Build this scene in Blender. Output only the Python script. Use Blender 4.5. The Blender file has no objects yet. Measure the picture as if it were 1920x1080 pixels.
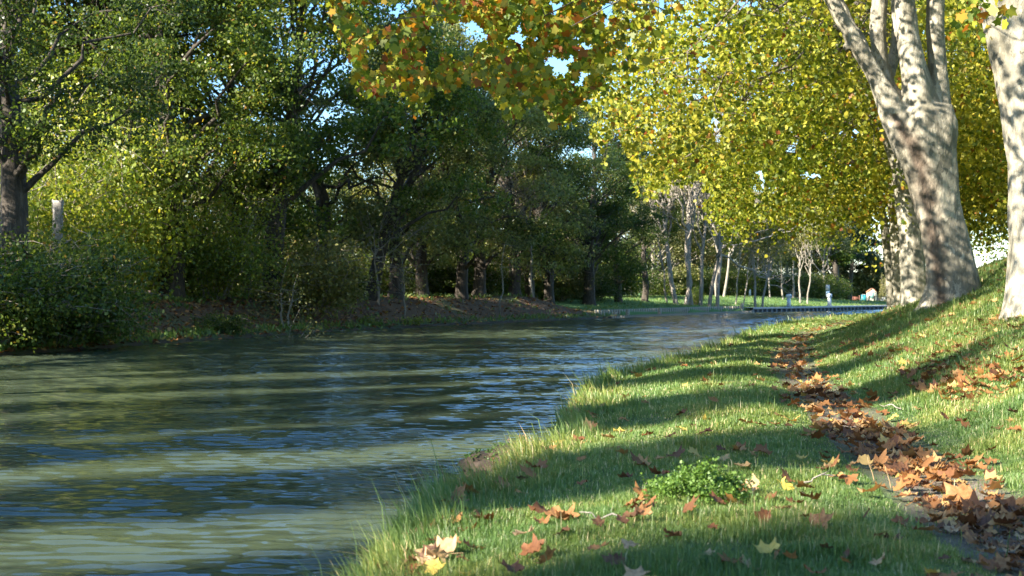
import bpy, bmesh, math, random
import numpy as np
from mathutils import Vector, noise as mnoise

# ------------------------------------------------------------------ camera, light, exposure
scene = bpy.context.scene
F = 2600.0          # focal length in pixels of a 1920 px wide picture
HOR = 547.0         # horizon row of that picture
EYE = 1.4           # eye height above the water
cam_d = bpy.data.cameras.new('camera'); cam = bpy.data.objects.new('camera', cam_d)
scene.collection.objects.link(cam); scene.camera = cam
cam_d.sensor_width = 36.0; cam_d.lens = 36.0 * F / 1920.0
cam_d.clip_start = 0.1; cam_d.clip_end = 3000
cam.location = (0, 0, EYE)
cam.rotation_euler = (math.radians(90) + math.atan((HOR - 540) / F), 0, 0)
cam_d.dof.use_dof = True; cam_d.dof.focus_distance = 13.0; cam_d.dof.aperture_fstop = 5.5

SUN_EL = math.radians(27)
SH = math.radians(33)                 # shadows run to +x, a little away from the camera
to_sun = Vector((-math.cos(SH) * math.cos(SUN_EL), -math.sin(SH) * math.cos(SUN_EL), math.sin(SUN_EL)))
sun_d = bpy.data.lights.new('sun', 'SUN'); sun = bpy.data.objects.new('sun', sun_d)
scene.collection.objects.link(sun)
sun_d.energy = 5.0; sun_d.angle = math.radians(0.53); sun_d.color = (1.0, 0.93, 0.80)
sun.rotation_euler = to_sun.to_track_quat('Z', 'Y').to_euler()
world = bpy.data.worlds.new('World'); scene.world = world; world.use_nodes = True
wn = world.node_tree; wn.nodes.clear()
sky = wn.nodes.new('ShaderNodeTexSky'); sky.sky_type = 'NISHITA'; sky.sun_disc = False
sky.sun_elevation = SUN_EL; sky.sun_rotation = math.atan2(to_sun.x, to_sun.y) % (2 * math.pi)
sky.air_density = 1.0; sky.dust_density = 0.3; sky.ozone_density = 4.5
bg = wn.nodes.new('ShaderNodeBackground'); bg.inputs[1].default_value = 0.095
wo = wn.nodes.new('ShaderNodeOutputWorld')
hs = wn.nodes.new('ShaderNodeHueSaturation'); hs.inputs['Saturation'].default_value = 1.12; wn.links.new(sky.outputs[0], hs.inputs['Color']); wn.links.new(hs.outputs[0], bg.inputs[0]); wn.links.new(bg.outputs[0], wo.inputs[0])
scene.view_settings.view_transform = 'Standard'; scene.view_settings.look = 'None'
scene.view_settings.exposure = 2.02; scene.view_settings.gamma = 1.0
scene.cycles.max_bounces = 6; scene.cycles.diffuse_bounces = 3; scene.cycles.glossy_bounces = 3
scene.cycles.transmission_bounces = 3; scene.cycles.transparent_max_bounces = 4
scene.cycles.caustics_reflective = False; scene.cycles.caustics_refractive = False

# ------------------------------------------------------------------ helpers
R = np.random.default_rng(7)
def ground_pt(px, py, z=0.0):
    d = (EYE - z) * F / (py - HOR)
    return ((px - 960) / F * d, d)
def X(px, d): return (px - 960) / F * d
def Z(py, d): return EYE - (py - HOR) / F * d
def P3(px, py, d): return np.array([X(px, d), d, Z(py, d)])

def link(o, parent=None):
    scene.collection.objects.link(o)
    if parent is not None: o.parent = parent
    return o
def tag(o, label=None, cat=None, group=None, kind=None):
    if label: o['label'] = label
    if cat: o['category'] = cat
    if group: o['group'] = group
    if kind: o['kind'] = kind
    return o
def empty(name, loc, rz=0.0, label=None, cat=None, group=None):
    o = bpy.data.objects.new(name, None); o.empty_display_size = 0.2
    scene.collection.objects.link(o); o.location = [float(v) for v in loc]; o.rotation_euler = (0, 0, rz)
    return tag(o, label, cat, group)
def npmesh(name, V, Fc, mat, smooth=False, attrs=None):
    """V (n,3); Fc (m,k) faces all of k corners, or a list of such arrays"""
    V = np.asarray(V, dtype=np.float32)
    fl = Fc if isinstance(Fc, list) else [Fc]
    me = bpy.data.meshes.new(name)
    me.vertices.add(len(V)); me.vertices.foreach_set('co', V.ravel())
    loops = np.concatenate([np.asarray(f, dtype=np.int32).ravel() for f in fl])
    starts = []; s = 0
    for f in fl:
        k = f.shape[1]; m = f.shape[0]
        starts.append(s + np.arange(m, dtype=np.int32) * k); s += m * k
    starts = np.concatenate(starts)
    me.loops.add(len(loops)); me.loops.foreach_set('vertex_index', loops)
    me.polygons.add(len(starts)); me.polygons.foreach_set('loop_start', starts)
    if smooth: me.polygons.foreach_set('use_smooth', np.ones(len(starts), dtype=bool))
    me.update(calc_edges=True)
    for an, (dom, arr) in (attrs or {}).items():
        a = me.attributes.new(an, 'FLOAT', dom); a.data.foreach_set('value', np.asarray(arr, dtype=np.float32))
    for m in (mat if isinstance(mat, list) else [mat]): me.materials.append(m)
    return me
def mobj(name, me, parent=None, loc=(0, 0, 0)):
    o = bpy.data.objects.new(name, me); link(o, parent); o.location = [float(v) for v in loc]
    return o
class MB:                                   # collects boxes and tubes into ONE mesh
    def __init__(s): s.V = []; s.Q = []; s.T = []; s.n = 0
    def add(s, V, Q=None, T=None):
        V = np.asarray(V, float)
        if Q is not None and len(Q): s.Q.append(np.asarray(Q) + s.n)
        if T is not None and len(T): s.T.append(np.asarray(T) + s.n)
        s.V.append(V); s.n += len(V); return s
    def box(s, c, size, rz=0.0, taper=1.0):
        sx, sy, sz = [v / 2 for v in size]
        V = np.array([[x * (taper if z > 0 else 1), y * (taper if z > 0 else 1), z] for z in (-sz, sz) for x, y in ((-sx, -sy), (sx, -sy), (sx, sy), (-sx, sy))])
        c_, s_ = math.cos(rz), math.sin(rz)
        V = np.column_stack([V[:, 0] * c_ - V[:, 1] * s_, V[:, 0] * s_ + V[:, 1] * c_, V[:, 2]]) + np.array(c)
        return s.add(V, [[3, 2, 1, 0], [4, 5, 6, 7], [0, 1, 5, 4], [1, 2, 6, 5], [2, 3, 7, 6], [3, 0, 4, 7]])
    def tube(s, pts, rad, n=8, cap=True, lobes=0, seed=0):
        pts = np.asarray(pts, float); rad = np.broadcast_to(np.asarray(rad, float), (len(pts),))
        d = np.gradient(pts, axis=0); d /= np.linalg.norm(d, axis=1)[:, None] + 1e-9
        ref = np.array([0, 1.0, 0]) if abs(d[:, 1]).mean() < .8 else np.array([1.0, 0, 0])
        u = np.cross(d, ref); u /= np.linalg.norm(u, axis=1)[:, None] + 1e-9
        v = np.cross(d, u)
        a = np.linspace(0, 2 * np.pi, n, endpoint=False)
        rr = np.ones((len(pts), n))
        if lobes: rr += lobes * np.sin(a * 3 + seed)[None] * .5 + lobes * np.sin(a * 5 + seed * 2 + np.linspace(0, 2, len(pts))[:, None]) * .5
        ring = pts[:, None] + (np.cos(a)[None, :, None] * u[:, None] + np.sin(a)[None, :, None] * v[:, None]) * (rad[:, None] * rr)[..., None]
        V = ring.reshape(-1, 3); Q = []
        i = np.arange(n); j = (i + 1) % n
        for k in range(len(pts) - 1):
            Q.append(np.column_stack([k * n + i, k * n + j, (k + 1) * n + j, (k + 1) * n + i]))
        T = []
        if cap:
            V = np.vstack([V, pts[0], pts[-1]]); b = len(pts) * n
            T = np.vstack([np.column_stack([j, i, np.full(n, b)]), np.column_stack([(len(pts) - 1) * n + i, (len(pts) - 1) * n + j, np.full(n, b + 1)])])
        return s.add(V, np.vstack(Q), T)
    def mesh(s, name, mat, smooth=False):
        fl = []
        if s.Q: fl.append(np.vstack(s.Q))
        if s.T: fl.append(np.vstack(s.T))
        return npmesh(name, np.vstack(s.V), fl, mat, smooth)
    def build(s, name, mat, parent=None, smooth=False, loc=(0, 0, 0)):
        return mobj(name, s.mesh(name, mat, smooth), parent, loc)
def smooth_path(pts, k=4):
    pts = np.asarray(pts, float); t = np.arange(len(pts)); tt = np.linspace(0, len(pts) - 1, (len(pts) - 1) * k + 1)
    out = np.column_stack([np.interp(tt, t, pts[:, c]) for c in range(pts.shape[1])])
    for _ in range(2): out[1:-1] = (out[:-2] + 2 * out[1:-1] + out[2:]) / 4
    return out
def unit(v): return v / (np.linalg.norm(v, axis=-1, keepdims=True) + 1e-9)

# leaf outlines (x across, y from stalk to tip)
def polar(lst): return np.array([[r * math.cos(math.radians(a)), r * math.sin(math.radians(a)) + .35] for a, r in lst])
PALM = polar([(-90, .3), (-55, .55), (-20, .86), (4, .62), (36, 1.02), (60, .72), (90, 1.2), (120, .70), (144, .98), (176, .60), (200, .84), (235, .55)]) * .5
KITE = np.array([[0, -.1], [.42, .35], [0, 1.0], [-.42, .35]]) * .85
HEX = np.array([[0, -.1], [.36, .12], [.4, .55], [0, 1.0], [-.4, .55], [-.36, .12]]) * .85
SPEAR = np.array([[0, 0], [.16, .4], [0, 1.0], [-.16, .4]])
def leaves(C, size, shape=KITE, up=.6, out=None, outw=.5, droop=0.0, rng=R, fold=.15):
    """flat little leaves at C; returns V, faces, one random value per face"""
    n = len(C); k = len(shape)
    nn = rng.normal(size=(n, 3)); nn = unit(nn); nn[:, 2] += up
    if out is not None: nn += out * outw
    nn = unit(nn)
    t = unit(np.cross(nn, rng.normal(size=(n, 3)))); t[:, 2] -= droop; t = unit(t); b = unit(np.cross(nn, t)); nn = np.cross(t, b)
    s = np.broadcast_to(np.asarray(size, float), (n,))[:, None, None]
    V = C[:, None] + s * (shape[None, :, 0, None] * b[:, None] + shape[None, :, 1, None] * t[:, None] + (fold * abs(shape[None, :, 0, None])) * nn[:, None])
    return V.reshape(-1, 3), np.arange(n * k, dtype=np.int32).reshape(n, k), rng.random(n)

# ------------------------------------------------------------------ materials
def mat(name):
    m = bpy.data.materials.new(name); m.use_nodes = True; nt = m.node_tree
    return m, nt, nt.nodes['Principled BSDF']
def ramp(nt, fac, stops, interp='LINEAR'):
    r = nt.nodes.new('ShaderNodeValToRGB'); r.color_ramp.interpolation = interp
    while len(r.color_ramp.elements) < len(stops): r.color_ramp.elements.new(0.5)
    for e, (p, c) in zip(r.color_ramp.elements, stops): e.position = p; e.color = (*c, 1)
    nt.links.new(fac, r.inputs[0]); return r.outputs[0]
def noise(nt, scale, detail=4, rough=.6, vec=None, dist=0.0, out=0):
    n = nt.nodes.new('ShaderNodeTexNoise'); n.inputs['Scale'].default_value = scale
    n.inputs['Detail'].default_value = detail; n.inputs['Roughness'].default_value = rough; n.inputs['Distortion'].default_value = dist
    if vec is not None: nt.links.new(vec, n.inputs['Vector'])
    return n.outputs[out]
def posv(nt, scale=None):
    g = nt.nodes.new('ShaderNodeNewGeometry')
    if scale is None: return g.outputs['Position']
    m = nt.nodes.new('ShaderNodeMapping'); m.inputs['Scale'].default_value = scale; nt.links.new(g.outputs['Position'], m.inputs[0]); return m.outputs[0]
def objv(nt, scale=(1, 1, 1)):
    g = nt.nodes.new('ShaderNodeTexCoord'); m = nt.nodes.new('ShaderNodeMapping'); m.inputs['Scale'].default_value = scale
    nt.links.new(g.outputs['Object'], m.inputs[0]); return m.outputs[0]
def math_(nt, op, a, b=0.0):
    m = nt.nodes.new('ShaderNodeMath'); m.operation = op
    for i, v in enumerate((a, b)):
        if isinstance(v, (int, float)): m.inputs[i].default_value = v
        else: nt.links.new(v, m.inputs[i])
    return m.outputs[0]
def mixc(nt, f, a, b, mode='MIX'):
    m = nt.nodes.new('ShaderNodeMix'); m.data_type = 'RGBA'; m.blend_type = mode
    for s, v in ((m.inputs[0], f), (m.inputs[6], a), (m.inputs[7], b)):
        if isinstance(v, (int, float)): s.default_value = v
        elif isinstance(v, tuple): s.default_value = (*v, 1)
        else: nt.links.new(v, s)
    return m.outputs[2]
def bump(nt, h, strength, dist=.02, normal=None):
    b = nt.nodes.new('ShaderNodeBump'); b.inputs['Strength'].default_value = strength; b.inputs['Distance'].default_value = dist
    nt.links.new(h, b.inputs['Height'])
    if normal is not None: nt.links.new(normal, b.inputs['Normal'])
    return b.outputs[0]
def attr(nt, name):
    a = nt.nodes.new('ShaderNodeAttribute'); a.attribute_name = name; return a.outputs['Fac']

def leaf_mat(name, stops, trans=.35, rough=.45, tint=(1.25, 1.2, .5), patch=None, spec=.5):
    m, nt, p = mat(name)
    c = ramp(nt, attr(nt, 'rnd'), stops)
    if patch:                                # slow drift of hue through the crown (autumn patches)
        n = noise(nt, patch[0], 2, .5, posv(nt)); f = ramp(nt, n, [(.42, (0, 0, 0)), (.62, (1, 1, 1))])
        c = mixc(nt, f, c, mixc(nt, 1.0, c, patch[1], 'MULTIPLY'))
    oi = nt.nodes.new('ShaderNodeObjectInfo'); c = mixc(nt, 1.0, c, ramp(nt, oi.outputs['Random'], [(0, (.72, .76, .74)), (.5, (1.05, 1.05, 1.05)), (1, (1.5, 1.4, 1.1))]), 'MULTIPLY') if trans > .3 and 'oak' in name or 'bush' in name or 'olive' in name else c
    p.inputs['Roughness'].default_value = rough; p.inputs['Specular IOR Level'].default_value = spec
    nt.links.new(c, p.inputs['Base Color'])
    t = nt.nodes.new('ShaderNodeBsdfTranslucent'); nt.links.new(mixc(nt, 1.0, c, tint, 'MULTIPLY'), t.inputs[0])
    ms = nt.nodes.new('ShaderNodeMixShader'); ms.inputs[0].default_value = trans
    nt.links.new(p.outputs[0], ms.inputs[1]); nt.links.new(t.outputs[0], ms.inputs[2])
    nt.links.new(ms.outputs[0], nt.nodes['Material Output'].inputs[0]); return m
def bark_mat(name, cols, sc=(6, 6, 1.5), bumpd=.03, strength=.8, rough=.9):
    m, nt, p = mat(name); v = objv(nt, sc)
    n1 = noise(nt, 1.5, 6, .65, v, .6); n2 = noise(nt, 5, 5, .7, v)
    c = ramp(nt, n1, cols); nt.links.new(mixc(nt, .5, c, ramp(nt, n2, [(.3, (.35, .35, .35)), (.7, (1.3, 1.3, 1.3))]), 'MULTIPLY'), p.inputs['Base Color'])
    p.inputs['Roughness'].default_value = rough
    nt.links.new(bump(nt, math_(nt, 'ADD', n1, n2), strength, bumpd), p.inputs['Normal']); return m

M = {}
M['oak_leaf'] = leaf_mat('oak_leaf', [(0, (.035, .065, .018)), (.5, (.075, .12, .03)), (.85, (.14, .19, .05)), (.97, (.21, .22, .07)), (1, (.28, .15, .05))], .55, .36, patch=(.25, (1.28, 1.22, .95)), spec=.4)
M['oak_leaf_grey'] = leaf_mat('oak_leaf_grey', [(0, (.09, .12, .05)), (.5, (.18, .215, .095)), (.9, (.28, .31, .15)), (1, (.24, .18, .07))], .55, .4, patch=(.3, (1.25, 1.15, .9)), spec=.4)
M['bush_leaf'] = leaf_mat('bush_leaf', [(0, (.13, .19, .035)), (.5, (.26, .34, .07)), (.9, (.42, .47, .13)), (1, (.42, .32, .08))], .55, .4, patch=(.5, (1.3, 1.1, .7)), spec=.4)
M['plane_leaf'] = leaf_mat('plane_leaf', [(0, (.10, .15, .02)), (.35, (.26, .27, .03)), (.7, (.47, .42, .045)), (.93, (.64, .54, .08)), (.97, (.46, .22, .03)), (1, (.27, .07, .02))], .5, .5, tint=(1.25, 1.2, .55), patch=(.22, (.72, .88, .7)), spec=.4)
M['plane_leaf_orange'] = leaf_mat('plane_leaf_orange', [(0, (.10, .15, .025)), (.4, (.25, .28, .035)), (.74, (.48, .42, .05)), (.84, (.52, .25, .03)), (.98, (.34, .09, .02)), (1, (.2, .05, .018))], .5, .5, tint=(1.25, 1.15, .55), patch=(.5, (.7, .95, .8)), spec=.4)
M['olive_leaf'] = leaf_mat('olive_leaf', [(0, (.08, .095, .035)), (.6, (.15, .16, .06)), (.95, (.22, .21, .09)), (1, (.3, .22, .1))], .35, .6, patch=(.3, (1.2, 1.1, .8)))
M['dark_leaf'] = leaf_mat('dark_leaf', [(0, (.015, .035, .018)), (1, (.04, .07, .03))], .2, .5)
M['ivy_leaf'] = leaf_mat('ivy_leaf', [(0, (.012, .035, .01)), (1, (.04, .09, .02))], .2, .3)
M['herb_leaf'] = leaf_mat('herb_leaf', [(0, (.06, .13, .02)), (1, (.18, .29, .05))], .4, .5)
M['grass_blade'] = leaf_mat('grass_blade', [(0, (.06, .12, .03)), (.5, (.14, .235, .06)), (.85, (.26, .34, .11)), (.95, (.45, .47, .22)), (1, (.55, .5, .3))], .38, .45, tint=(1.2, 1.2, .55), patch=(1.3, (1.5, 1.15, 1.0)), spec=.5)
M['bough_bark'] = bark_mat('bough_bark', [(.3, (.07, .06, .045)), (.6, (.20, .17, .13))])
M['dry_leaf'] = leaf_mat('dry_leaf', [(0, (.10, .04, .018)), (.35, (.23, .095, .03)), (.7, (.38, .18, .055)), (.92, (.54, .33, .13)), (1, (.55, .42, .08))], .2, .6, tint=(1.2, .8, .5))
M['oak_bark'] = bark_mat('oak_bark', [(.3, (.03, .023, .017)), (.55, (.085, .068, .05)), (.75, (.19, .16, .13))])
M['pale_bark'] = bark_mat('pale_bark', [(.3, (.16, .14, .11)), (.55, (.34, .30, .24)), (.75, (.50, .45, .38))], (5, 5, 2))
M['twig'] = bark_mat('twig', [(.3, (.20, .17, .13)), (.6, (.38, .33, .27))])
# plane bark: flaking patches of cream, grey and olive
m, nt, p = mat('plane_bark'); v = objv(nt, (1, 1, .45))
vw = nt.nodes.new('ShaderNodeVectorMath'); vw.operation = 'ADD'; nt.links.new(v, vw.inputs[0]); nt.links.new(mixc(nt, .85, (0, 0, 0), noise(nt, 5, 4, .6, v, 0, 1)), vw.inputs[1])
vo = nt.nodes.new('ShaderNodeTexVoronoi'); vo.inputs['Scale'].default_value = 5.5; nt.links.new(vw.outputs[0], vo.inputs['Vector'])
sp = nt.nodes.new('ShaderNodeSeparateColor'); nt.links.new(vo.outputs['Color'], sp.inputs[0])
pc = ramp(nt, sp.outputs[0], [(0, (.16, .15, .115)), (.3, (.23, .21, .165)), (.6, (.31, .285, .225)), (1, (.42, .385, .31))])
fine = noise(nt, 26, 6, .7, v)
big = noise(nt, 1.2, 3, .5, v)
pc = mixc(nt, .6, pc, ramp(nt, fine, [(.3, (.45, .43, .38)), (.6, (1.25, 1.2, 1.1))]), 'MULTIPLY')
pc = mixc(nt, ramp(nt, big, [(.55, (0, 0, 0)), (.68, (.7, .7, .7))]), pc, (.17, .15, .10))
fur = attr(nt, 'furrow')
fv = noise(nt, 9, 6, .7, objv(nt, (1.6, 1.6, .7)), .5)
pc = mixc(nt, fur, pc, ramp(nt, fv, [(.3, (.05, .035, .024)), (.6, (.18, .13, .09)), (.8, (.32, .25, .18))]))
nt.links.new(pc, p.inputs['Base Color']); p.inputs['Roughness'].default_value = .8
hh = math_(nt, 'ADD', math_(nt, 'MULTIPLY', vo.outputs['Distance'], .5), math_(nt, 'ADD', fine, math_(nt, 'MULTIPLY', math_(nt, 'MULTIPLY', fur, fv), 4)))
nt.links.new(bump(nt, hh, .7, .025), p.inputs['Normal']); M['plane_bark'] = m
# water: turbid olive body under small wind ripples
m, nt, p = mat('canal_water')
wcol = noise(nt, .12, 3, .5, posv(nt))
nt.links.new(ramp(nt, wcol, [(.3, (.045, .062, .038)), (.7, (.070, .088, .052))]), p.inputs['Base Color'])
p.inputs['Roughness'].default_value = .06; p.inputs['IOR'].default_value = 1.333
def slope(scale, vsc, amt, det=2, dist=.3):
    nz = noise(nt, scale, det, .55, posv(nt, vsc), dist, 1); a = nt.nodes.new('ShaderNodeVectorMath'); a.operation = 'SUBTRACT'; nt.links.new(nz, a.inputs[0]); a.inputs[1].default_value = (.5, .5, .5)
    b = nt.nodes.new('ShaderNodeVectorMath'); b.operation = 'MULTIPLY'; nt.links.new(a.outputs[0], b.inputs[0]); b.inputs[1].default_value = (amt * .6, amt, 0); return b.outputs[0]
def vadd(a, b):
    v = nt.nodes.new('ShaderNodeVectorMath'); v.operation = 'ADD'
    for s_, q in zip(v.inputs, (a, b)):
        if isinstance(q, tuple): s_.default_value = q
        else: nt.links.new(q, s_)
    return v.outputs[0]
gust = ramp(nt, noise(nt, .09, 3, .55, posv(nt, (.6, 1.4, 1))), [(.35, (.55, .55, .55)), (.65, (1.15, 1.15, 1.15))])
sl = vadd(slope(5, (.4, 1.1, 1), .95), slope(19, (.5, 1.1, 1), .65))
gm_ = nt.nodes.new('ShaderNodeVectorMath'); gm_.operation = 'MULTIPLY'; nt.links.new(sl, gm_.inputs[0]); nt.links.new(mixc(nt, 1.0, gust, attr(nt, 'fine'), 'MULTIPLY'), gm_.inputs[1])
nm = nt.nodes.new('ShaderNodeVectorMath'); nm.operation = 'NORMALIZE'; gn = nt.nodes.new('ShaderNodeNewGeometry'); nt.links.new(vadd(gm_.outputs[0], gn.outputs['Normal']), nm.inputs[0])
nt.links.new(nm.outputs[0], p.inputs['Normal']); M['water'] = m
# ground: grass base, litter on the wooded bank, gravel on the path
m, nt, p = mat('bank_ground'); v = posv(nt)
n1 = noise(nt, 1.1, 6, .65, v); n2 = noise(nt, 22, 5, .7, v); n3 = noise(nt, 90, 3, .7, v)
gr = ramp(nt, n2, [(.3, (.03, .06, .014)), (.55, (.085, .14, .035)), (.75, (.16, .21, .07))])
gr = mixc(nt, ramp(nt, n1, [(.45, (0, 0, 0)), (.7, (.6, .6, .6))]), gr, (.11, .13, .04))
lit = ramp(nt, n2, [(.3, (.045, .03, .018)), (.5, (.13, .075, .038)), (.65, (.26, .16, .075)), (.8, (.12, .14, .035))])
gv = ramp(nt, n3, [(.3, (.07, .05, .035)), (.5, (.20, .155, .11)), (.7, (.38, .32, .25))])
mud = ramp(nt, n2, [(.3, (.035, .025, .015)), (.7, (.11, .08, .05))])
far = ramp(nt, n2, [(.3, (.06, .14, .03)), (.7, (.15, .27, .06))])
c = mixc(nt, attr(nt, 'litter'), gr, lit); c = mixc(nt, attr(nt, 'lawn'), c, far)
c = mixc(nt, attr(nt, 'gravel'), c, gv); c = mixc(nt, attr(nt, 'mud'), c, mud)
nt.links.new(c, p.inputs['Base Color']); p.inputs['Roughness'].default_value = .95
nt.links.new(bump(nt, math_(nt, 'ADD', n2, n3), .8, .03), p.inputs['Normal']); M['ground'] = m
def simple(name, col, rough=.7, nscale=8, var=.25, metal=0.0, bd=.004):
    m, nt, p = mat(name); n = noise(nt, nscale, 5, .6, objv(nt))
    lo = tuple(c * (1 - var) for c in col); hi = tuple(min(1, c * (1 + var)) for c in col)
    nt.links.new(ramp(nt, n, [(.3, lo), (.7, hi)]), p.inputs['Base Color']); p.inputs['Roughness'].default_value = rough; p.inputs['Metallic'].default_value = metal
    nt.links.new(bump(nt, n, .5, bd), p.inputs['Normal']); return m
M['timber'] = simple('timber', (.16, .13, .09), .9, 12, .5)
M['timber_pale'] = simple('timber_pale', (.34, .30, .22), .9, 12, .4)
M['dark_steel'] = simple('dark_steel', (.035, .035, .035), .6)
M['steel_pile'] = simple('steel_pile', (.17, .16, .14), .7)
M['concrete'] = simple('concrete', (.44, .42, .38), .9, 6)
M['white_paint'] = simple('white_paint', (.72, .73, .70), .5, 3, .1)
M['cream_render'] = simple('cream_render', (.74, .66, .52), .9, 3, .1)
M['white_render'] = simple('white_render', (.80, .74, .66), .9, 2, .08)
M['roof_tile'] = simple('roof_tile', (.42, .20, .11), .9, 20, .4)
M['teal_paint'] = simple('teal_paint', (.20, .34, .33), .5, 4, .15)
M['tarp'] = simple('tarp', (.04, .34, .38), .45, 3, .3)
M['brown_wood'] = simple('brown_wood', (.20, .08, .05), .8, 10, .4)
M['sign_grey'] = simple('sign_grey', (.42, .45, .46), .5, 14, .25)
M['sign_blue'] = simple('sign_blue', (.36, .50, .62), .5, 14, .15)
M['glass'] = simple('glass', (.05, .06, .07), .1, 3, .1)
M['skin'] = simple('skin', (.45, .28, .2), .6)
M['cloth_blue'] = simple('cloth_blue', (.12, .36, .55), .9)
M['cloth_white'] = simple('cloth_white', (.75, .76, .78), .9)
M['cloth_dark'] = simple('cloth_dark', (.03, .035, .05), .9)
M['hair'] = simple('hair', (.05, .035, .025), .8)
M['stone_wood'] = simple('grey_wood', (.30, .27, .24), .9, 14, .5)

# ------------------------------------------------------------------ terrain
NB = [ground_pt(640, 1085, .3), ground_pt(780, 935, .3), ground_pt(945, 862, .3), ground_pt(1040, 800, .3), ground_pt(1082, 735, .3), ground_pt(1120, 692, .42),
      ground_pt(1205, 667, .48), ground_pt(1290, 650, .48), ground_pt(1350, 633, .48), ground_pt(1385, 619, .48), ground_pt(1440, 603, .48), ground_pt(1510, 593, .48)]
NB = [(-3.5, -40), (-1.6, -4), (-.9, 3)] + NB + [(20.5, 76), (31, 93), (44, 112), (64, 140), (130, 230)]
LB = [(-36, -60), (-27, -25), (-20.5, 0), ground_pt(-200, 685), ground_pt(0, 668), ground_pt(300, 645), ground_pt(500, 631), ground_pt(700, 618.5), ground_pt(900, 608), ground_pt(1150, 597),
      ground_pt(1340, 588.5), ground_pt(1420, 586), ground_pt(1500, 584.3), ground_pt(1560, 582.7), ground_pt(1645, 580.5)]
lx, ly = LB[-1]
LB += [(lx + 12, ly + 10), (lx + 60, ly + 55), (lx + 160, ly + 140)]
PT = [(2.2, -30), (1.9, 0), (1.95, 4)] + [ground_pt(a, b, .43) for a, b in ((1885, 1010), (1745, 900), (1610, 800), (1545, 742), (1492, 692), (1478, 662), (1497, 637), (1530, 613))] + [(13.2, 51), (19.5, 63), (30, 78), (44, 96), (80, 135), (150, 210)]
NB, LB, PT = np.array(NB), np.array(LB), np.array(PT)
def chaik(p, n=2):
    for _ in range(n):
        q = [p[0]]
        for a, b in zip(p[:-1], p[1:]): q += [.75 * a + .25 * b, .25 * a + .75 * b]
        p = np.array(q + [p[-1]])
    return p
NBs, LBs, PTs = chaik(NB), chaik(LB), chaik(PT)
def sdist(x, y, pl):
    """signed distance to a line running away from the camera, + on its right"""
    best = np.full(x.shape, 1e9); sg = np.zeros(x.shape)
    for (ax, ay), (bx, by) in zip(pl[:-1], pl[1:]):
        dx, dy = bx - ax, by - ay; L = dx * dx + dy * dy
        t = np.clip(((x - ax) * dx + (y - ay) * dy) / L, 0, 1)
        ex, ey = x - ax - t * dx, y - ay - t * dy; d2 = ex * ex + ey * ey
        s = np.where(ex * dy - ey * dx > 0, 1.0, -1.0)
        m = d2 < best; best = np.where(m, d2, best); sg = np.where(m, s, sg)
    return np.sqrt(best) * sg
def ss(t): t = np.clip(t, 0, 1); return t * t * (3 - 2 * t)
def vnoise(x, y, s, seed=0):
    x = x * s + seed * 17.3; y = y * s - seed * 9.1; xi = np.floor(x); yi = np.floor(y); fx = ss(x - xi); fy = ss(y - yi)
    h = lambda a, b: np.modf(np.abs(np.sin(a * 127.1 + b * 311.7 + seed) * 43758.5453))[0]
    return (h(xi, yi) * (1 - fx) + h(xi + 1, yi) * fx) * (1 - fy) + (h(xi, yi + 1) * (1 - fx) + h(xi + 1, yi + 1) * fx) * fy
def fields(x, y):
    x = np.asarray(x, float); y = np.asarray(y, float)
    s = sdist(x, y, NBs); l = -sdist(x, y, LBs); p = sdist(x, y, PTs)
    s = s + (vnoise(x, y, 1.3, 1) - .5) * .22 + (vnoise(x, y, 4, 5) - .5) * .1
    return s, l, p
QUAY0 = 72.0        # from here on the far bank is piled
def height(x, y, fl=None):
    s, l, p = fl if fl is not None else fields(x, y)
    near = -0.9 + 1.22 * ss((s + .35) / .5) + .11 * ss(s / 1.3)
    berm = np.where(p > .35, .385 * (p - .35) - .385 * .35 * (1 - np.exp(-(p - .35) / .35)), 0)
    berm = berm + .34 * np.maximum(p - 2.6, 0) * ss((p - 2.6) / 1.5)
    top = 2.1 + .12 * np.sin(y * .13)
    berm = top * (1 - np.exp(-(berm / top) ** 2.2)) ** (1 / 2.2)
    near = near + berm - .05 * np.exp(-(p / .35) ** 2) + (vnoise(x, y, .9, 3) - .5) * .07 * (s > .3)
    wood = -0.9 + 1.0 * ss((l + .5) / .7) + 1.02 * ss((l - .1) / 3.6) + .35 * ss(l / 25) + (vnoise(x, y, .5, 8) - .5) * .16 * ss(l / 3)
    k = ss((y - QUAY0 + 1) / 3.0)
    lawn = -0.9 + 1.0 * (l > .02) + .30 * (l > .9) + .72 * ss((l - 1.0) / 9.0) + (vnoise(x, y, .12, 2) - .5) * .25 * ss((l - 3) / 6)
    # where the concrete quay stands the lawn reaches the quay back at one level
    kq = ss((y - 91.5) / 1.5); lawnq = -0.9 + 1.2 * (l > .25) + .72 * ss((l - 2.2) / 8.0)
    flat = ss((y - 112) / 14); lawnq = lawnq * (1 - flat) + np.minimum(lawnq, .42) * flat
    lawn = lawn * (1 - kq) + lawnq * kq
    left = wood * (1 - k) + lawn * k
    return np.where(l > s, left, near)
def gz(x, y): return float(height(np.array([x]), np.array([y]))[0])

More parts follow.
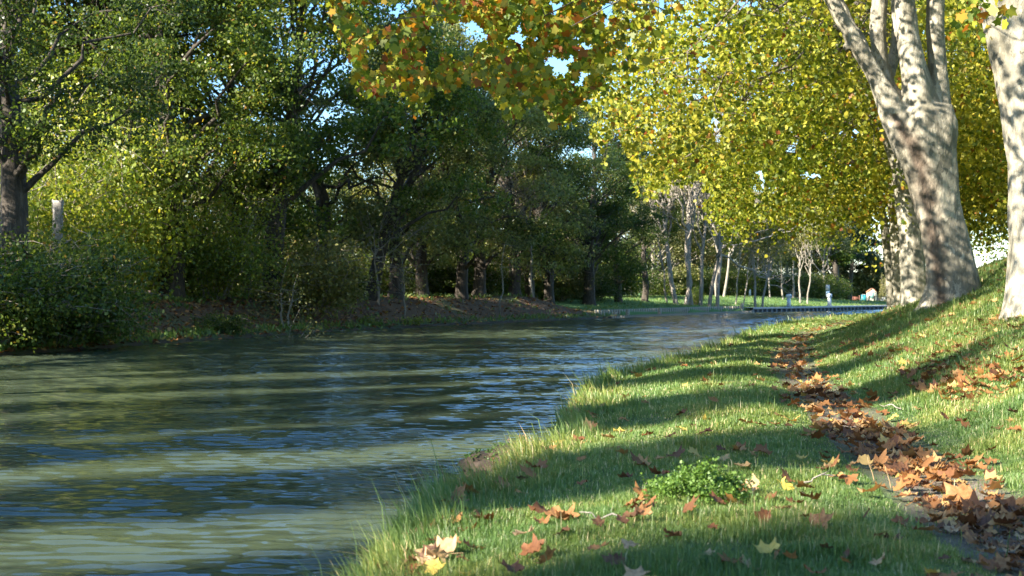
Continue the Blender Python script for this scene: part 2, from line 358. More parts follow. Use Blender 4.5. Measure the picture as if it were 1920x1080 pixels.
def axis(segs):
    out = []
    for a, b, st in segs: out.append(np.arange(a, b, st))
    return np.concatenate(out + [np.array([segs[-1][1]])])
xs = axis([(-700, -100, 30), (-100, -40, 4), (-40, -14, .7), (-14, -4, .35), (-4, 6, .07), (6, 20, .22), (20, 60, .5), (60, 160, 4), (160, 700, 30)])
ys = axis([(-300, -60, 20), (-60, -6, 2), (-6, 3, .4), (3, 14, .08), (14, 30, .16), (30, 60, .3), (60, 130, .45), (130, 200, 3), (200, 1200, 40)])
GX, GY = np.meshgrid(xs, ys)
gx, gy = GX.ravel(), GY.ravel()
fl = fields(gx, gy); s_, l_, p_ = fl
gzv = height(gx, gy, fl)
nx, ny = len(xs), len(ys)
ii = (np.arange(ny - 1)[:, None] * nx + np.arange(nx - 1)[None]).ravel()
quads = np.column_stack([ii, ii + 1, ii + nx + 1, ii + nx])
isleft = (l_ > s_)
kk = ss((gy - QUAY0) / 3.0)
litter = isleft * (1 - kk) * (.55 + .45 * (vnoise(gx, gy, .4, 4) > .35)) * ss((l_ - .3) / .8)
lawn = isleft * kk
gravel = (~isleft) * np.clip(1 - abs(p_) / .34 + (vnoise(gx, gy, 2.5, 6) - .5) * .5, 0, 1) * (gy < 48) * np.where(gy < 7.5, 1, .75)
mud = np.maximum((~isleft) * (s_ < .16), isleft * (l_ < .25)) * 1.0
gm = npmesh('ground', np.column_stack([gx, gy, gzv]), quads, M['ground'], True,
            {'litter': ('POINT', litter), 'lawn': ('POINT', lawn), 'gravel': ('POINT', np.clip(gravel * 1.8, 0, 1)), 'mud': ('POINT', mud)})
tag(mobj('ground', gm), 'grassy canal banks with a leaf strewn footpath and a wooded far bank', kind='structure')
wx = axis([(-260, -16, 10), (-16, 3, .065), (3, 50, .3), (50, 420, 20)]); wy = axis([(-200, 3, 8), (3, 14, .022), (14, 32, .05), (32, 140, .14), (140, 420, 20)])
WX, WY = np.meshgrid(wx, wy); WX, WY = WX.ravel(), WY.ravel(); WZ = np.zeros(len(WX)); rw = np.random.default_rng(3)
gst = .55 + .9 * vnoise(WX * .5, WY, .16, 51)
for k_ in range(54):
    lam = .068 * (.27 / .068) ** rw.random(); th = math.radians(90 + rw.normal() * 16); kk_ = 2 * math.pi / lam
    a_ = .029 * lam / (2 * math.pi); m_ = (WX > -16) & (WX < 50) & (WY > 3) & (WY < 140) & (WY < np.where(lam < .11, 14, np.where(lam < .19, 32, 300)))
    ph = kk_ * (WX * math.cos(th) + WY * math.sin(th)) + rw.random() * 6.28 + 1.2 * np.sin(WX * .35 + k_)
    WZ += a_ * np.sin(ph) * m_
for k_ in range(26):
    lam = .38 * (.95 / .38) ** rw.random(); th = math.radians(90 + rw.normal() * 22); kk_ = 2 * math.pi / lam
    WZ += .044 * lam / (2 * math.pi) * np.sin(kk_ * (WX * math.cos(th) + WY * math.sin(th)) + rw.random() * 6.28 + np.sin(WX * .5 + k_)) * ss((WY - 22) / 22) * ((WX > -16) & (WX < 50) & (WY < 140))
WZ *= gst
i_ = (np.arange(len(wy) - 1)[:, None] * len(wx) + np.arange(len(wx) - 1)[None]).ravel()
wm = npmesh('canal_water', np.column_stack([WX, WY, WZ]), np.column_stack([i_, i_ + 1, i_ + len(wx) + 1, i_ + len(wx)]), M['water'], True, {'fine': ('POINT', .25 + .9 * ss((WY - 14) / 26))})
tag(mobj('canal_water', wm), 'rippled olive green canal water reflecting blue sky', kind='structure')

# ------------------------------------------------------------------ tree kits
def limb(a, b, sag=.1, n=6, rng=R, wob=.04):
    a, b = np.asarray(a, float), np.asarray(b, float); t = np.linspace(0, 1, n)[:, None]; L = np.linalg.norm(b - a)
    p = a + (b - a) * t; p[:, 2] += np.sin(t[:, 0] * np.pi) * L * sag
    p[1:-1] += rng.normal(size=(n - 2, 3)) * L * wob; return p
def broadleaf(seed, H=15, Rc=5.5, z0=2.8, rt=.36, clumps=34, sub=12, per=95, size=.17, leafmat='oak_leaf', barkmat='oak_bark', lean=0.0, gap=0.0, shape=KITE, flat=.75, dead=0, spr=1.6):
    """trunk mesh and crown mesh of a forest tree, at the origin"""
    rng = np.random.default_rng(seed); tb = MB()
    tip = np.array([lean * H * .5 + rng.normal() * .4, rng.normal() * .4, H * .8])
    tp = smooth_path([[0, 0, -.5], [0, 0, 0], [lean * .8 + rng.normal() * .08, rng.normal() * .08, 1.5], [lean * 2.4, rng.normal() * .15, H * .3], tip * [.8, 1, .72], tip], 4)
    tr = np.interp(tp[:, 2], [-.5, 0, .5, H * .3, H * .8], [rt * 1.7, rt * 1.35, rt * 1.03, rt * .8, rt * .15])
    tb.tube(tp, tr, 12, lobes=.14, seed=seed)
    zz = rng.random(clumps) ** .85; ang = rng.random(clumps) * 2 * np.pi + np.arange(clumps) * 2.4
    prof = np.sin(np.pi * np.clip(.12 + zz * .80, 0, 1)) ** .6
    rr = Rc * prof * np.sqrt(.12 + .88 * rng.random(clumps))
    zc = z0 + zz * (H - z0)
    cx = np.interp(zc, tp[:, 2], tp[:, 0]); cy = np.interp(zc, tp[:, 2], tp[:, 1])
    C = np.column_stack([cx + rr * np.cos(ang), cy + rr * np.sin(ang), zc])
    for c in C:
        zb = max(z0 * .55, c[2] - 1.2 - .45 * math.hypot(c[0], c[1])); zb = min(zb, H * .75)
        base = np.array([np.interp(zb, tp[:, 2], tp[:, 0]), np.interp(zb, tp[:, 2], tp[:, 1]), zb])
        lp = limb(base, c, .06, 6, rng); r0 = rt * .30 * (1 - zb / H) + .025
        tb.tube(lp, np.linspace(r0, .02, 6), 5, cap=False)
    SC, SD = [], []
    for c in C:
        k = sub + rng.integers(-3, 4); d = unit(rng.normal(size=(k, 3))); q = c + d * rng.uniform(.3 * spr, spr, (k, 1)) * [1, 1, flat]
        SC.append(q)
        for e in q[:6]: tb.tube(limb(c, e, .0, 3, rng, .06), [.018, .012, .006], 3, cap=False)
    for _ in range(dead):
        a = rng.random() * 6.28; zb = rng.uniform(z0 * .8, H * .5); b = np.array([math.cos(a) * Rc * .8, math.sin(a) * Rc * .8, zb + rng.uniform(-.3, 1)])
        base = np.array([np.interp(zb, tp[:, 2], tp[:, 0]), 0, zb]); L = limb(base, b, .05, 7, rng, .05); tb.tube(L, np.linspace(.07, .02, 7), 5)
        for q in L[2:]:
            for _ in range(3): tb.tube(limb(q, q + rng.normal(size=3) * .6 + [0, 0, .3], .0, 3, rng, .1), [.02, .012, .006], 3, cap=False)
    SC = np.vstack(SC)
    if gap: SC = SC[rng.random(len(SC)) > gap]
    n = len(SC) * per; i = np.repeat(np.arange(len(SC)), per)
    off = unit(rng.normal(size=(n, 3))) * (rng.random((n, 1)) ** .45) * rng.uniform(.42, .85, len(SC))[i][:, None] * [1.1, 1.1, .62]
    C2 = SC[i] + off; C2 = C2[C2[:, 2] > .3]
    V, Fc, rn = leaves(C2, size * rng.uniform(.6, 1.25, len(C2)), shape, .5, rng=rng)
    return tb.mesh('trunk', M[barkmat], True), npmesh('crown', V, Fc, M[leafmat], False, {'rnd': ('FACE', rn)})
def place_tree(kit, x, y, name='oak_tree', rz=0.0, sc=1.0, label='', cat='tree', group=None, tilt=(0, 0), z=None, dz=-.05, sxy=None):
    r = empty(name, (x, y, (gz(x, y) if z is None else z) + dz), rz, label, cat, group)
    r.rotation_euler = (tilt[0], tilt[1], rz); r.scale = (sxy or sc, sxy or sc, sc)
    mobj('trunk', kit[0], r); mobj('crown', kit[1], r); return r
# ------------------------------------------------------------------ plane trees on the near bank
BX = [520, 580, 620, 650, 680, 720, 760, 800, 850, 900, 950, 985, 1010, 1060, 1100, 1130, 1160, 1200, 1230, 1255, 1290, 1330, 1370, 1400, 1440, 1490, 1540, 1570, 1600, 1640, 1670]
BY = [-30, 8, 45, 95, 165, 180, 165, 200, 215, 175, 195, 210, 175, 215, 285, 285, 300, 345, 385, 335, 320, 355, 400, 425, 460, 450, 470, 455, 430, 400, 400]
def canopy_keep(W, rng):
    d = np.maximum(W[:, 1], .5); px = 960 + W[:, 0] / d * F; py = HOR - (W[:, 2] - EYE) / d * F
    fr = (W[:, 1] > 2) & (py > -40) & (px > -200) & (px < 2120)
    yb = np.interp(px, BX, BY) + (vnoise(px, 0 * py, .022, 3) - .5) * 110 + (vnoise(px, py, .07, 4) - .5) * 40 + (vnoise(px, py, .006, 9) - .5) * 30
    yb += np.where(px > 1130, (vnoise(px, 0 * py, .035, 61) - .45) * 90 + (vnoise(px, 0 * py, .11, 62) - .5) * 40, 0)
    yb = np.where(px < 560, -60, yb)
    yb = np.where(px > 1670, 470, yb)
    near = W[:, 1] < 26
    spray = (px > 1790) & (px < 1895) & (py < 78 - abs(px - 1845) * .4) & (W[:, 1] < 15)
    yb_near = np.where(px < 1080, yb, np.where(px < 1300, yb - (px - 1080) * 1.6 - 30, -45))
    ok = np.where(near, py < yb_near, py < yb)
    ok |= spray
    hole = vnoise(px, py, .018, 21) + .35 * vnoise(px, py, .06, 22)
    hol = (px < 1150) & (py > 0) & (hole < np.where(px < 960, .54, .42))                    # sky shows between the hanging sprays
    hol |= (px > 1130) & (px < 1640) & (py > 0) & (vnoise(px, py, .028, 71) + .5 * vnoise(px, py, .085, 72) < .34 + .14 * (py > yb - 110))
    return (~fr) | (ok & ~hol)
def plane_crown(root, tx, ty, n_sub, per, size, shape, seed, matn='plane_leaf', Rm=10.0, ztop=15.0, zlow=4.0, twigs=False, extra=None):
    rng = np.random.default_rng(seed)
    a = rng.random(n_sub) * 2 * np.pi; r = Rm * np.sqrt(rng.random(n_sub)); t = rng.random(n_sub)
    top = zlow + 1.5 + (ztop - zlow - 1.5) * np.sqrt(np.clip(1 - (r / (Rm * 1.08)) ** 2, 0, 1))
    low = zlow + 2.6 * (1 - (r / Rm) ** 2)
    t = np.where(rng.random(n_sub) < .5, t ** 2.2 * .6, t)
    C = np.column_stack([tx + r * np.cos(a), ty + r * np.sin(a), low + (top - low) * t])
    nz = .6 * vnoise(C[:, 0] + C[:, 2], C[:, 1] - C[:, 2] * .6, .5, seed) + .4 * vnoise(C[:, 0] - C[:, 2] * .8, C[:, 1] + C[:, 2], 1.1, seed + 3)
    C = C[nz > .45]
    if extra is not None: C = np.vstack([C, extra])
    C = C[canopy_keep(C, rng)]
    i = np.repeat(np.arange(len(C)), per); n = len(i)
    L = C[i] + rng.normal(size=(n, 3)) * [.36, .36, .25]
    L = L[canopy_keep(L, rng)]
    V, Fc, rn = leaves(L, size * rng.uniform(.5, 1.4, len(L)), shape, .35, droop=.7, rng=rng, fold=.12)
    me = npmesh('crown', V - [tx, ty, root.location.z], Fc, M[matn], False, {'rnd': ('FACE', rn)})
    mobj('crown', me, root)
    return C
def fuse(mb, voxel, mats, name='trunk', furrow=None, smooth_it=3):
    me = mb.mesh('tmp', M['plane_bark']); o = bpy.data.objects.new('tmp', me); scene.collection.objects.link(o)
    m = o.modifiers.new('r', 'REMESH'); m.mode = 'VOXEL'; m.voxel_size = voxel
    s = o.modifiers.new('s', 'SMOOTH'); s.factor = .5; s.iterations = smooth_it
    dg = bpy.context.evaluated_depsgraph_get(); ev = o.evaluated_get(dg); m2 = bpy.data.meshes.new_from_object(ev, preserve_all_data_layers=False, depsgraph=dg)
    bpy.data.objects.remove(o); bpy.data.meshes.remove(me)
    n = len(m2.vertices); co = np.empty(n * 3, np.float32); m2.vertices.foreach_get('co', co); co = co.reshape(-1, 3)
    no = np.empty(n * 3, np.float32); m2.vertices.foreach_get('normal', no); no = no.reshape(-1, 3)
    dsp = np.array([mnoise.fractal(Vector((c[0] * 3, c[1] * 3, c[2] * 1.1)), .8, 2.0, 4) for c in co.astype(float)])
    fu = np.zeros(n)
    if furrow is not None:
        sx = np.interp(co[:, 2], furrow[:, 1], furrow[:, 0]); sw = np.interp(co[:, 2], furrow[:, 1], furrow[:, 2])
        fu = np.clip(1.5 - abs(co[:, 0] - sx) / sw - .5 * vnoise(co[:, 0], co[:, 2], 9, 3), 0, 1) * (co[:, 2] > furrow[:, 1].min() - .05) * (co[:, 2] < furrow[:, 1].max()) * (co[:, 1] < .35)
    co += no * (dsp * .028 - fu * .035 * (1 + dsp))[:, None]
    m2.vertices.foreach_set('co', co.ravel())
    m2.polygons.foreach_set('use_smooth', np.ones(len(m2.polygons), bool))
    a = m2.attributes.new('furrow', 'FLOAT', 'POINT'); a.data.foreach_set('value', fu.astype(np.float32))
    m2.materials.clear(); m2.materials.append(M['plane_bark']); m2.name = name; m2.update(); return m2
def px_limbs(d, bx, bz, specs, n=20):
    mb = MB()
    for k, sp in enumerate(specs):
        p = []
        for q in sp:
            dy = q[3] if len(q) > 3 else 0.0
            p.append([X(q[0], d) - bx, dy, Z(q[1], d) - bz, q[2] / F * d])
        p = smooth_path(p, 5); mb.tube(p[:, :3], p[:, 3], n, lobes=.10 if k == 0 else .06, seed=k)
    return mb
def plane_tree(d, bpx, specs, voxel, label, furrow=None, group='plane trees along the near bank', ivy=None):
    x = X(bpx, d); z = gz(x, d)
    r = empty('plane_tree', (x, d, z), 0, label, 'tree', group)
    mb = px_limbs(d, x, z, specs)
    if furrow: furrow = np.array([[X(a, d) - x, Z(b, d) - z, c / F * d] for a, b, c in furrow][::-1])
    mobj('trunk', fuse(mb, voxel, None, furrow=furrow), r); return r

# the big forked tree, 25 m away
big = plane_tree(25, 1785, [
    [(1787, 604, 100), (1787, 575, 68), (1785, 545, 51), (1778, 490, 44), (1766, 430, 41), (1752, 370, 43), (1742, 310, 48), (1736, 260, 54), (1736, 225, 55), (1740, 195, 42)],
    [(1747, 600, 22, -.35), (1748, 560, 17, -.33), (1742, 500, 16, -.3), (1732, 430, 16, -.28), (1722, 370, 18, -.25), (1708, 310, 22, -.2), (1690, 260, 26, -.1), (1680, 225, 27, 0), (1664, 185, 22), (1641, 140, 17), (1607, 85, 15), (1578, 35, 14), (1554, -10, 13), (1520, -90, 12)],
    [(1722, 240, 34), (1698, 205, 24, .2), (1672, 160, 17, .3), (1657, 100, 15, .3), (1655, 50, 15, .3), (1659, -10, 15, .3), (1660, -90, 14, .3)],
    [(1732, 240, 40), (1722, 180, 30, -.1), (1708, 120, 24, -.1), (1699, 60, 21, -.1), (1694, 0, 19, -.1), (1692, -90, 17, -.1)],
    [(1758, 230, 30), (1762, 190, 24, .1), (1760, 120, 17, .1), (1757, 50, 17, .1), (1759, -90, 16, .1)],
    [(1658, 130, 11, .5), (1640, 75, 10, .7), (1615, 25, 10, .9), (1592, -30, 9, 1.0)],
    [(1690, 130, 12, .9), (1715, 60, 12, 1.0), (1712, -60, 12, 1.1)],
    [(1785, 255, 13, 0), (1790, 243, 9, 0)], [(1830, 598, 22, .1), (1818, 560, 18, .1), (1800, 500, 12, .1)],
    [(1592, 92, 9), (1586, 82, 7)]],
    .03, 'x',
    furrow=[(1668, 215, 10), (1690, 260, 16), (1712, 310, 20), (1728, 380, 22), (1738, 450, 20), (1746, 520, 17), (1750, 575, 15)])
big['label'] = 'thick pale plane tree forking into several limbs, a furrowed brown strip down its left side'
near = plane_tree(16, 1972, [
    [(1980, 600, 112), (1978, 565, 94), (1976, 520, 85), (1974, 430, 80), (1970, 300, 80), (1962, 200, 82), (1950, 120, 86), (1925, 60, 78), (1900, 0, 66), (1880, -60, 55), (1850, -160, 40)],
    [(1965, 180, 70), (1990, 80, 60), (2020, -40, 50), (2040, -160, 40)],
    [(1950, 140, 50, .4), (1960, 20, 45, .7), (1965, -140, 35, 1.0)]],
    .03, 'massive pale plane trunk cut by the right edge of the view, nearest of the row')
t33 = plane_tree(33, 1712, [
    [(1717, 590, 34), (1716, 560, 27), (1710, 500, 23), (1706, 430, 21), (1698, 370, 20), (1690, 320, 19), (1694, 285, 17), (1680, 230, 14), (1668, 150, 12), (1660, 60, 10)],
    [(1690, 330, 10), (1672, 300, 8), (1664, 262, 8), (1640, 200, 7), (1600, 150, 5)],
    [(1697, 300, 12), (1730, 240, 9), (1760, 160, 8)]],
    .04, 'white cracked plane trunk pressed against the left side of the thick forked one')
t42 = plane_tree(42, 1690, [
    [(1693, 590, 26), (1691, 560, 19), (1688, 500, 17), (1684, 440, 15), (1676, 380, 12), (1670, 330, 11), (1674, 280, 10), (1662, 200, 8), (1650, 100, 6)],
    [(1676, 390, 8), (1690, 340, 7), (1700, 260, 6)]],
    .045, 'white plane trunk with dark ivy on its right flank, third in the row')
t51 = plane_tree(51, 1672, [
    [(1674, 590, 13), (1672, 560, 9), (1666, 500, 8), (1660, 440, 8), (1654, 390, 7), (1645, 350, 7), (1636, 300, 6), (1630, 220, 5)],
    [(1650, 375, 5), (1620, 340, 4), (1590, 322, 3), (1560, 310, 2.5)]],
    .05, 'slim leaning grey plane trunk standing leftmost in the row, in front of the white house')
# ivy wrapped round the third trunk
def ivy_on(root, specs, d, n, seed):
    rng = np.random.default_rng(seed); P = []
    for (px, py, r, m) in specs:
        a = rng.random(m) * 6.28; P.append(np.column_stack([X(px, d) + np.cos(a) * r / F * d * rng.uniform(.7, 1.25, m), d + np.sin(a) * r / F * d, Z(py, d) + rng.normal(size=m) * .22]))
    P = np.vstack(P); V, Fc, rn = leaves(P, .11 * rng.uniform(.6, 1.3, len(P)), HEX, .3, rng=rng)
    mobj('ivy', npmesh('ivy', V - np.array(root.location), Fc, M['ivy_leaf'], False, {'rnd': ('FACE', rn)}), root)
ivy_on(t42, [(1688 + (i % 3) * 4, 330 + i * 9, 15, 130) for i in range(14)], 42, 0, 5)
crowns = [(near, 5, 480, 46, .118, PALM, 31, 'plane_leaf_orange', 9.5, 14, 3.4),
          (big, 7.5, 1900, 28, .135, PALM, 32, 'plane_leaf', 10.5, 15, 3.6),
          (t33, 9.5, 3300, 34, .115, HEX, 33, 'plane_leaf', 10.5, 15, 3.3),
          (t42, 11.8, 3300, 34, .12, HEX, 34, 'plane_leaf', 10.5, 15, 3.2),
          (t51, 14, 3300, 34, .13, HEX, 35, 'plane_leaf', 10.5, 15, 3.0)]
for (rt_, _, ns, per, sz, shp, sd, mt, Rm, zt, zl) in crowns:
    extra = None
    if rt_ is near:                       # long sprays hanging out over the canal, and unseen clumps added for shade
        rg = np.random.default_rng(77); ex = []
        for _ in range(430):
            px = rg.uniform(585, 1130); py = rg.uniform(-120, np.interp(px, BX, BY)); dd = rg.uniform(17, 25.5)
            ex.append(P3(px, py, dd))
        for _ in range(7): ex.append(P3(rg.uniform(1795, 1885), rg.uniform(-60, 60), rg.uniform(12, 13.5)))
        for _ in range(90):
            px = rg.uniform(880, 1130); ex.append(P3(px, rg.uniform(-60, np.interp(px, BX, BY)), rg.uniform(18, 25.5)))
        for _ in range(60): ex.append(np.array([rg.uniform(-4, 3), rg.uniform(16.5, 22), rg.uniform(6.5, 9.5)]))  # unseen clumps added above the view to dapple the forked trunk
        for _ in range(50): ex.append(np.array([rg.uniform(-3.5, 2), rg.uniform(8.5, 14), rg.uniform(5, 9)]))  # nearer unseen clumps, added to shade the trunk at the right edge
        extra = np.array(ex)
    plane_crown(rt_, rt_.location.x, rt_.location.y, ns, per, sz, shp, sd, mt, Rm, zt, zl, extra=extra)
# twigs and boughs inside the crowns
def boughs(root, seed, n, zf, reach, r0, ztop=7.5):
    rg = np.random.default_rng(seed); mb = MB(); k = 0
    while k < n:
        a = rg.uniform(1.9, 4.4); L = reach * rg.uniform(.5, 1); b = np.array([math.cos(a) * L, math.sin(a) * L * .9, rg.uniform(3.5, ztop)])
        s = np.array([-.3, 0, zf + rg.uniform(0, 2)])
        W = b + np.array(root.location)
        if not canopy_keep(W[None], rg)[0]: continue
        p = limb(s, b, .12, 9, rg, .035)
        mb.tube(p, np.linspace(r0, .015, 9), 6, cap=False); k += 1
        for q in p[3:]:
            for _ in range(3):
                e = q + rg.normal(size=3) * [.9, .9, .5] - [0, 0, .3]
                if canopy_keep((e + np.array(root.location))[None], rg)[0]: mb.tube(limb(q, e, 0, 4, rg, .08), [.018, .013, .009, .005], 3, cap=False)
    mb.build('boughs', M['bough_bark'], root, True)
boughs(near, 1, 9, 6.5, 9, .05, 6.5); boughs(big, 2, 12, 7.2, 9, .06, 8.5); boughs(t33, 3, 14, 4.5, 9, .08, 8); boughs(t42, 4, 12, 4.5, 9, .08, 9); boughs(t51, 5, 12, 4.5, 9, .08, 10)
# farther members of the row and the second row behind the berm share one build
def plane_kit(seed, zl=3.2):
    rg = np.random.default_rng(seed); mb = MB()
    mb.tube(smooth_path([[0, 0, -.5], [0, 0, 0], [-.1, 0, 1.5], [-.3, .05, 3.4], [-.7, .1, 5], [-1.4, 0, 8], [-1.8, 0, 11]], 3), np.interp(np.arange(19), [0, 3, 6, 10, 18], [.6, .42, .33, .28, .08]), 10, lobes=.1)
    for a in rg.random(9) * 6.28: mb.tube(limb([-.3, 0, rg.uniform(3, 4.5)], [math.cos(a) * 6, math.sin(a) * 6, rg.uniform(5, 10)], .1, 7, rg, .05), np.linspace(.16, .02, 7), 6, cap=False)
    n = 1000; a = rg.random(n) * 6.28; r = 8.5 * np.sqrt(rg.random(n)); low = zl + 2 * (1 - (r / 8.5) ** 2); top = zl + 1 + 10 * np.sqrt(1 - (r / 9.2) ** 2)
    C = np.column_stack([r * np.cos(a), r * np.sin(a), low + (top - low) * rg.random(n)]); C = C[vnoise(C[:, 0] + C[:, 2], C[:, 1], .5, seed) > .3]
    L = np.repeat(C, 32, 0); L = L + rg.normal(size=L.shape) * [.5, .5, .35]
    V, Fc, rn = leaves(L, .17 * rg.uniform(.6, 1.2, len(L)), HEX, .35, droop=.6, rng=rg)
    return mb.mesh('trunk', M['plane_bark'], True), npmesh('crown', V, Fc, M['plane_leaf'], False, {'rnd': ('FACE', rn)})
PK = [plane_kit(91, .8), plane_kit(92, .6)]
for (x, y, k, rz, sc, lb) in [
        (17, 41, 1, 2, 1.0, 'shaded plane tree beyond the crest, showing between the two thick trunks'),
        (20.5, 51, 0, 4, 1.0, 'dark leaning plane tree beyond the crest, right of the thick forked trunk'),
        (26, 66, 1, 1, 1.0, 'small far plane tree in the gap right of the thick forked trunk, lowest dark stem'),
        (21, 33, 1, 3.4, 1.0, 'plane tree mostly hidden behind the massive trunk at the right edge')]:
    place_tree(PK[k], x, y, 'plane_tree', rz, sc, lb, 'tree', 'plane trees beyond the crest' if x != 17.3 else 'plane trees along the near bank')

# ------------------------------------------------------------------ wooded far bank
K = {'A': broadleaf(11, 15, 5.4, 3.0, .42, 42, 13, 150, .13, 'oak_leaf'),
     'B': broadleaf(12, 12.5, 4.2, 2.6, .30, 25, 11, 85, .16, 'oak_leaf', dead=1),
     'C': broadleaf(13, 12, 4.3, 2.5, .30, 25, 11, 85, .155, 'oak_leaf_grey', dead=2),
     'D': broadleaf(14, 12.5, 4.0, 3.2, .33, 23, 11, 85, .16, 'oak_leaf', lean=.06, dead=1),
     'E': broadleaf(15, 9, 4.5, 1.0, .16, 26, 10, 80, .18, 'olive_leaf', 'twig')}
K['F'] = broadleaf(16, 14.5, 4.6, 5.6, .42, 42, 11, 110, .12, 'oak_leaf', gap=.1)
K['G'] = broadleaf(17, 14, 5.0, 3.4, .36, 36, 8, 150, .17, 'oak_leaf', flat=.5)  # crown broken into clumps, shaped to cast blotchy shade from out of view
K['H'] = broadleaf(18, 14, 5.4, 4.8, .36, 38, 13, 140, .13, 'oak_leaf')
def far_d(px): return np.interp(px, [-400, 0, 300, 500, 700, 900, 1150], [23.5, 30, 37.1, 43.3, 50.9, 59.7, 72.8])
row = [(18, 2.4, 'F', .85, 0, (0, 0), 'dark forked oak at the left edge with a thick low limb rising right'),
       (150, 15, 'H', 1.12, 2.0, (0, 0), 'high crowned dark oak closing the top left, its trunk hidden by the sunlit bushes'),
       (320, 4.0, 'A', 1.0, 1.0, (0, 0), 'tall dark oak left of centre of the wood, trunk base lit above the shaded bank'),
       (455, 5.0, 'B', 1.1, 2.0, (0, 0), 'dark oak with a lit patch low on its trunk, behind the pale green sprays'),
       (512, 3.2, 'D', 1.15, .3, (0, .03), 'black leaning oak trunk beside two thin pale saplings on the bank'),
       (605, 4.2, 'C', 1.12, 4.0, (0, 0), 'dense dark oak closing the tall left part of the wood'),
       (697, 3.2, 'D', .88, .4, (0, .17), 'oak leaning right with ivy on its sunlit trunk'),
       (742, 3.2, 'C', .98, 1.3, (0, .04), 'grey leaved oak with a trunk lit on its left edge, right of the leaning one'),
       (792, 4.0, 'C', .92, 2.9, (0, 0), 'oak with a broad brown shaded trunk beside a thin pale sapling'),
       (865, 3.4, 'C', .93, 5.0, (0, .02), 'oak with a narrow black trunk in the middle of the row'),
       (898, 4.2, 'C', .95, .2, (0, 0), 'oak whose rough trunk stands lit just right of the black trunk'),
       (963, 4.0, 'D', .95, 3.3, (0, -.02), 'oak with a reddish brown trunk and a sunlit grassy foot'),
       (994, 4.4, 'C', .92, 1.7, (0, -.03), 'oak with a slender bent trunk squeezed between two thicker ones'),
       (1030, 4.2, 'C', .9, 4.1, (0, 0), 'oak with a mottled trunk, second before the open lawn'),
       (1105, 5.2, 'A', .80, 5.4, (0, 0), 'oak with a stout pale lit trunk, at the right end of the leaf strewn bank'),
       (1160, 7.0, 'B', .76, .9, (0, 0), 'dark oak with a thin black trunk at the left end of the lawn'),
       (1208, 10.0, 'D', .68, 2.2, (0, 0), 'rightmost dark oak with its crown reaching over the lawn')]
oaks = []
for (px, dd, k, sc, rz, tl, lb) in row:
    d = float(far_d(px)) + dd * (2.1 if px > 250 else 1); oaks.append(place_tree(K[k], X(px, d), d, 'oak_tree', rz, sc, lb, 'oak tree', 'oaks along the far bank', tl))
# unseen trees added off to the left, towards the sun, for their shade
K['N'] = broadleaf(19, 17, .45, 2.5, .22, 34, 9, 110, .16, 'oak_leaf', spr=.5)  # slim crown shaped to cast narrow shadow bands from out of view
for i, (x, y, k, sc, rz) in enumerate([(-18, 29, 'A', .62, 1), (-19, 20.5, 'G', .9, 1), (-20.2, 14.2, 'N', 1, 2), (-20.6, 10.4, 'N', 1.02, 3), (-21.4, 6.6, 'N', .98, 4), (-22.6, 2.6, 'N', 1.04, 5),
        (-23.4, -1.0, 'N', 1, .4), (-24.4, -5.0, 'N', 1.06, 1.4), (-25.2, -8.4, 'N', 1, 2.4), (-26.4, -12.6, 'N', 1.05, 3.6), (-27.5, -17, 'A', 1.0, 1)]):
    place_tree(K[k], x, y, 'oak_tree', rz, sc, 'unseen tree added left of the view to shade water, banks and grass', 'oak tree', 'unseen trees added for their shade')
rg = np.random.default_rng(5)
place_tree(K['H'], X(60, 50), 50, 'oak_tree', 1.3, 1.1, 'dark oak crown at the top left corner, between the forked oak and the tall one', 'oak tree', 'oaks along the far bank')
for i, (px, d, k, sc) in enumerate([(190, 52, 'E', .6), (395, 62, 'E', .62), (480, 64, 'E', .7), (600, 72, 'C', .5),
                                    (700, 68, 'C', .6), (770, 76, 'E', .8), (835, 74, 'B', .6), (905, 82, 'C', .6), (965, 80, 'E', .8), (1020, 86, 'B', .65),
                                    (60, 90, 'E', .9), (190, 95, 'E', .9), (330, 94, 'E', .9), (520, 95, 'E', .9), (680, 96, 'B', .65), (850, 104, 'C', .65), (1000, 112, 'E', .8), (1075, 116, 'B', .65), (1130, 120, 'E', .9), (1185, 124, 'E', .9)]):
    place_tree(K[k], X(px, d), d, 'woodland_tree', rg.random() * 6, sc, 'tree deep in the wood, mostly hidden behind the bank row', 'tree', 'trees deep in the wood')
# ------------------------------------------------------------------ shrubs
def shrub_kit(seed, w, h, n, size, leafmat, shape=HEX, droop=.2, stems=9):
    rg = np.random.default_rng(seed); tb = MB(); Cs = []
    for _ in range(stems):
        a = rg.random() * 6.28; r = w * .5 * math.sqrt(rg.random()); e = np.array([math.cos(a) * r, math.sin(a) * r, h * rg.uniform(.35, 1.1) * (1 - .3 * (r / (w * .5)) ** 2)])
        p = limb([e[0] * .2, e[1] * .2, -.1], e, .08, 7, rg, .05); tb.tube(p, np.linspace(.045, .008, 7), 4, cap=False)
        for q in p[2:]:
            for _ in range(3):
                e2 = q + rg.normal(size=3) * [w * .13, w * .13, h * .09]; Cs.append(e2); tb.tube(limb(q, e2, 0, 3, rg, .05), [.012, .008, .004], 3, cap=False)
        Cs += [q for q in p[2:]]
    Cs = np.array(Cs); L = Cs[rg.integers(0, len(Cs), n)] + rg.normal(size=(n, 3)) * [w * .06, w * .06, h * .06]; L = L[L[:, 2] > -.1]
    V, Fc, rn = leaves(L, size * rg.uniform(.6, 1.3, len(L)), shape, .6, droop=droop, rng=rg)
    return tb.mesh('stems', M['twig'], True), npmesh('foliage', V, Fc, M[leafmat], False, {'rnd': ('FACE', rn)})
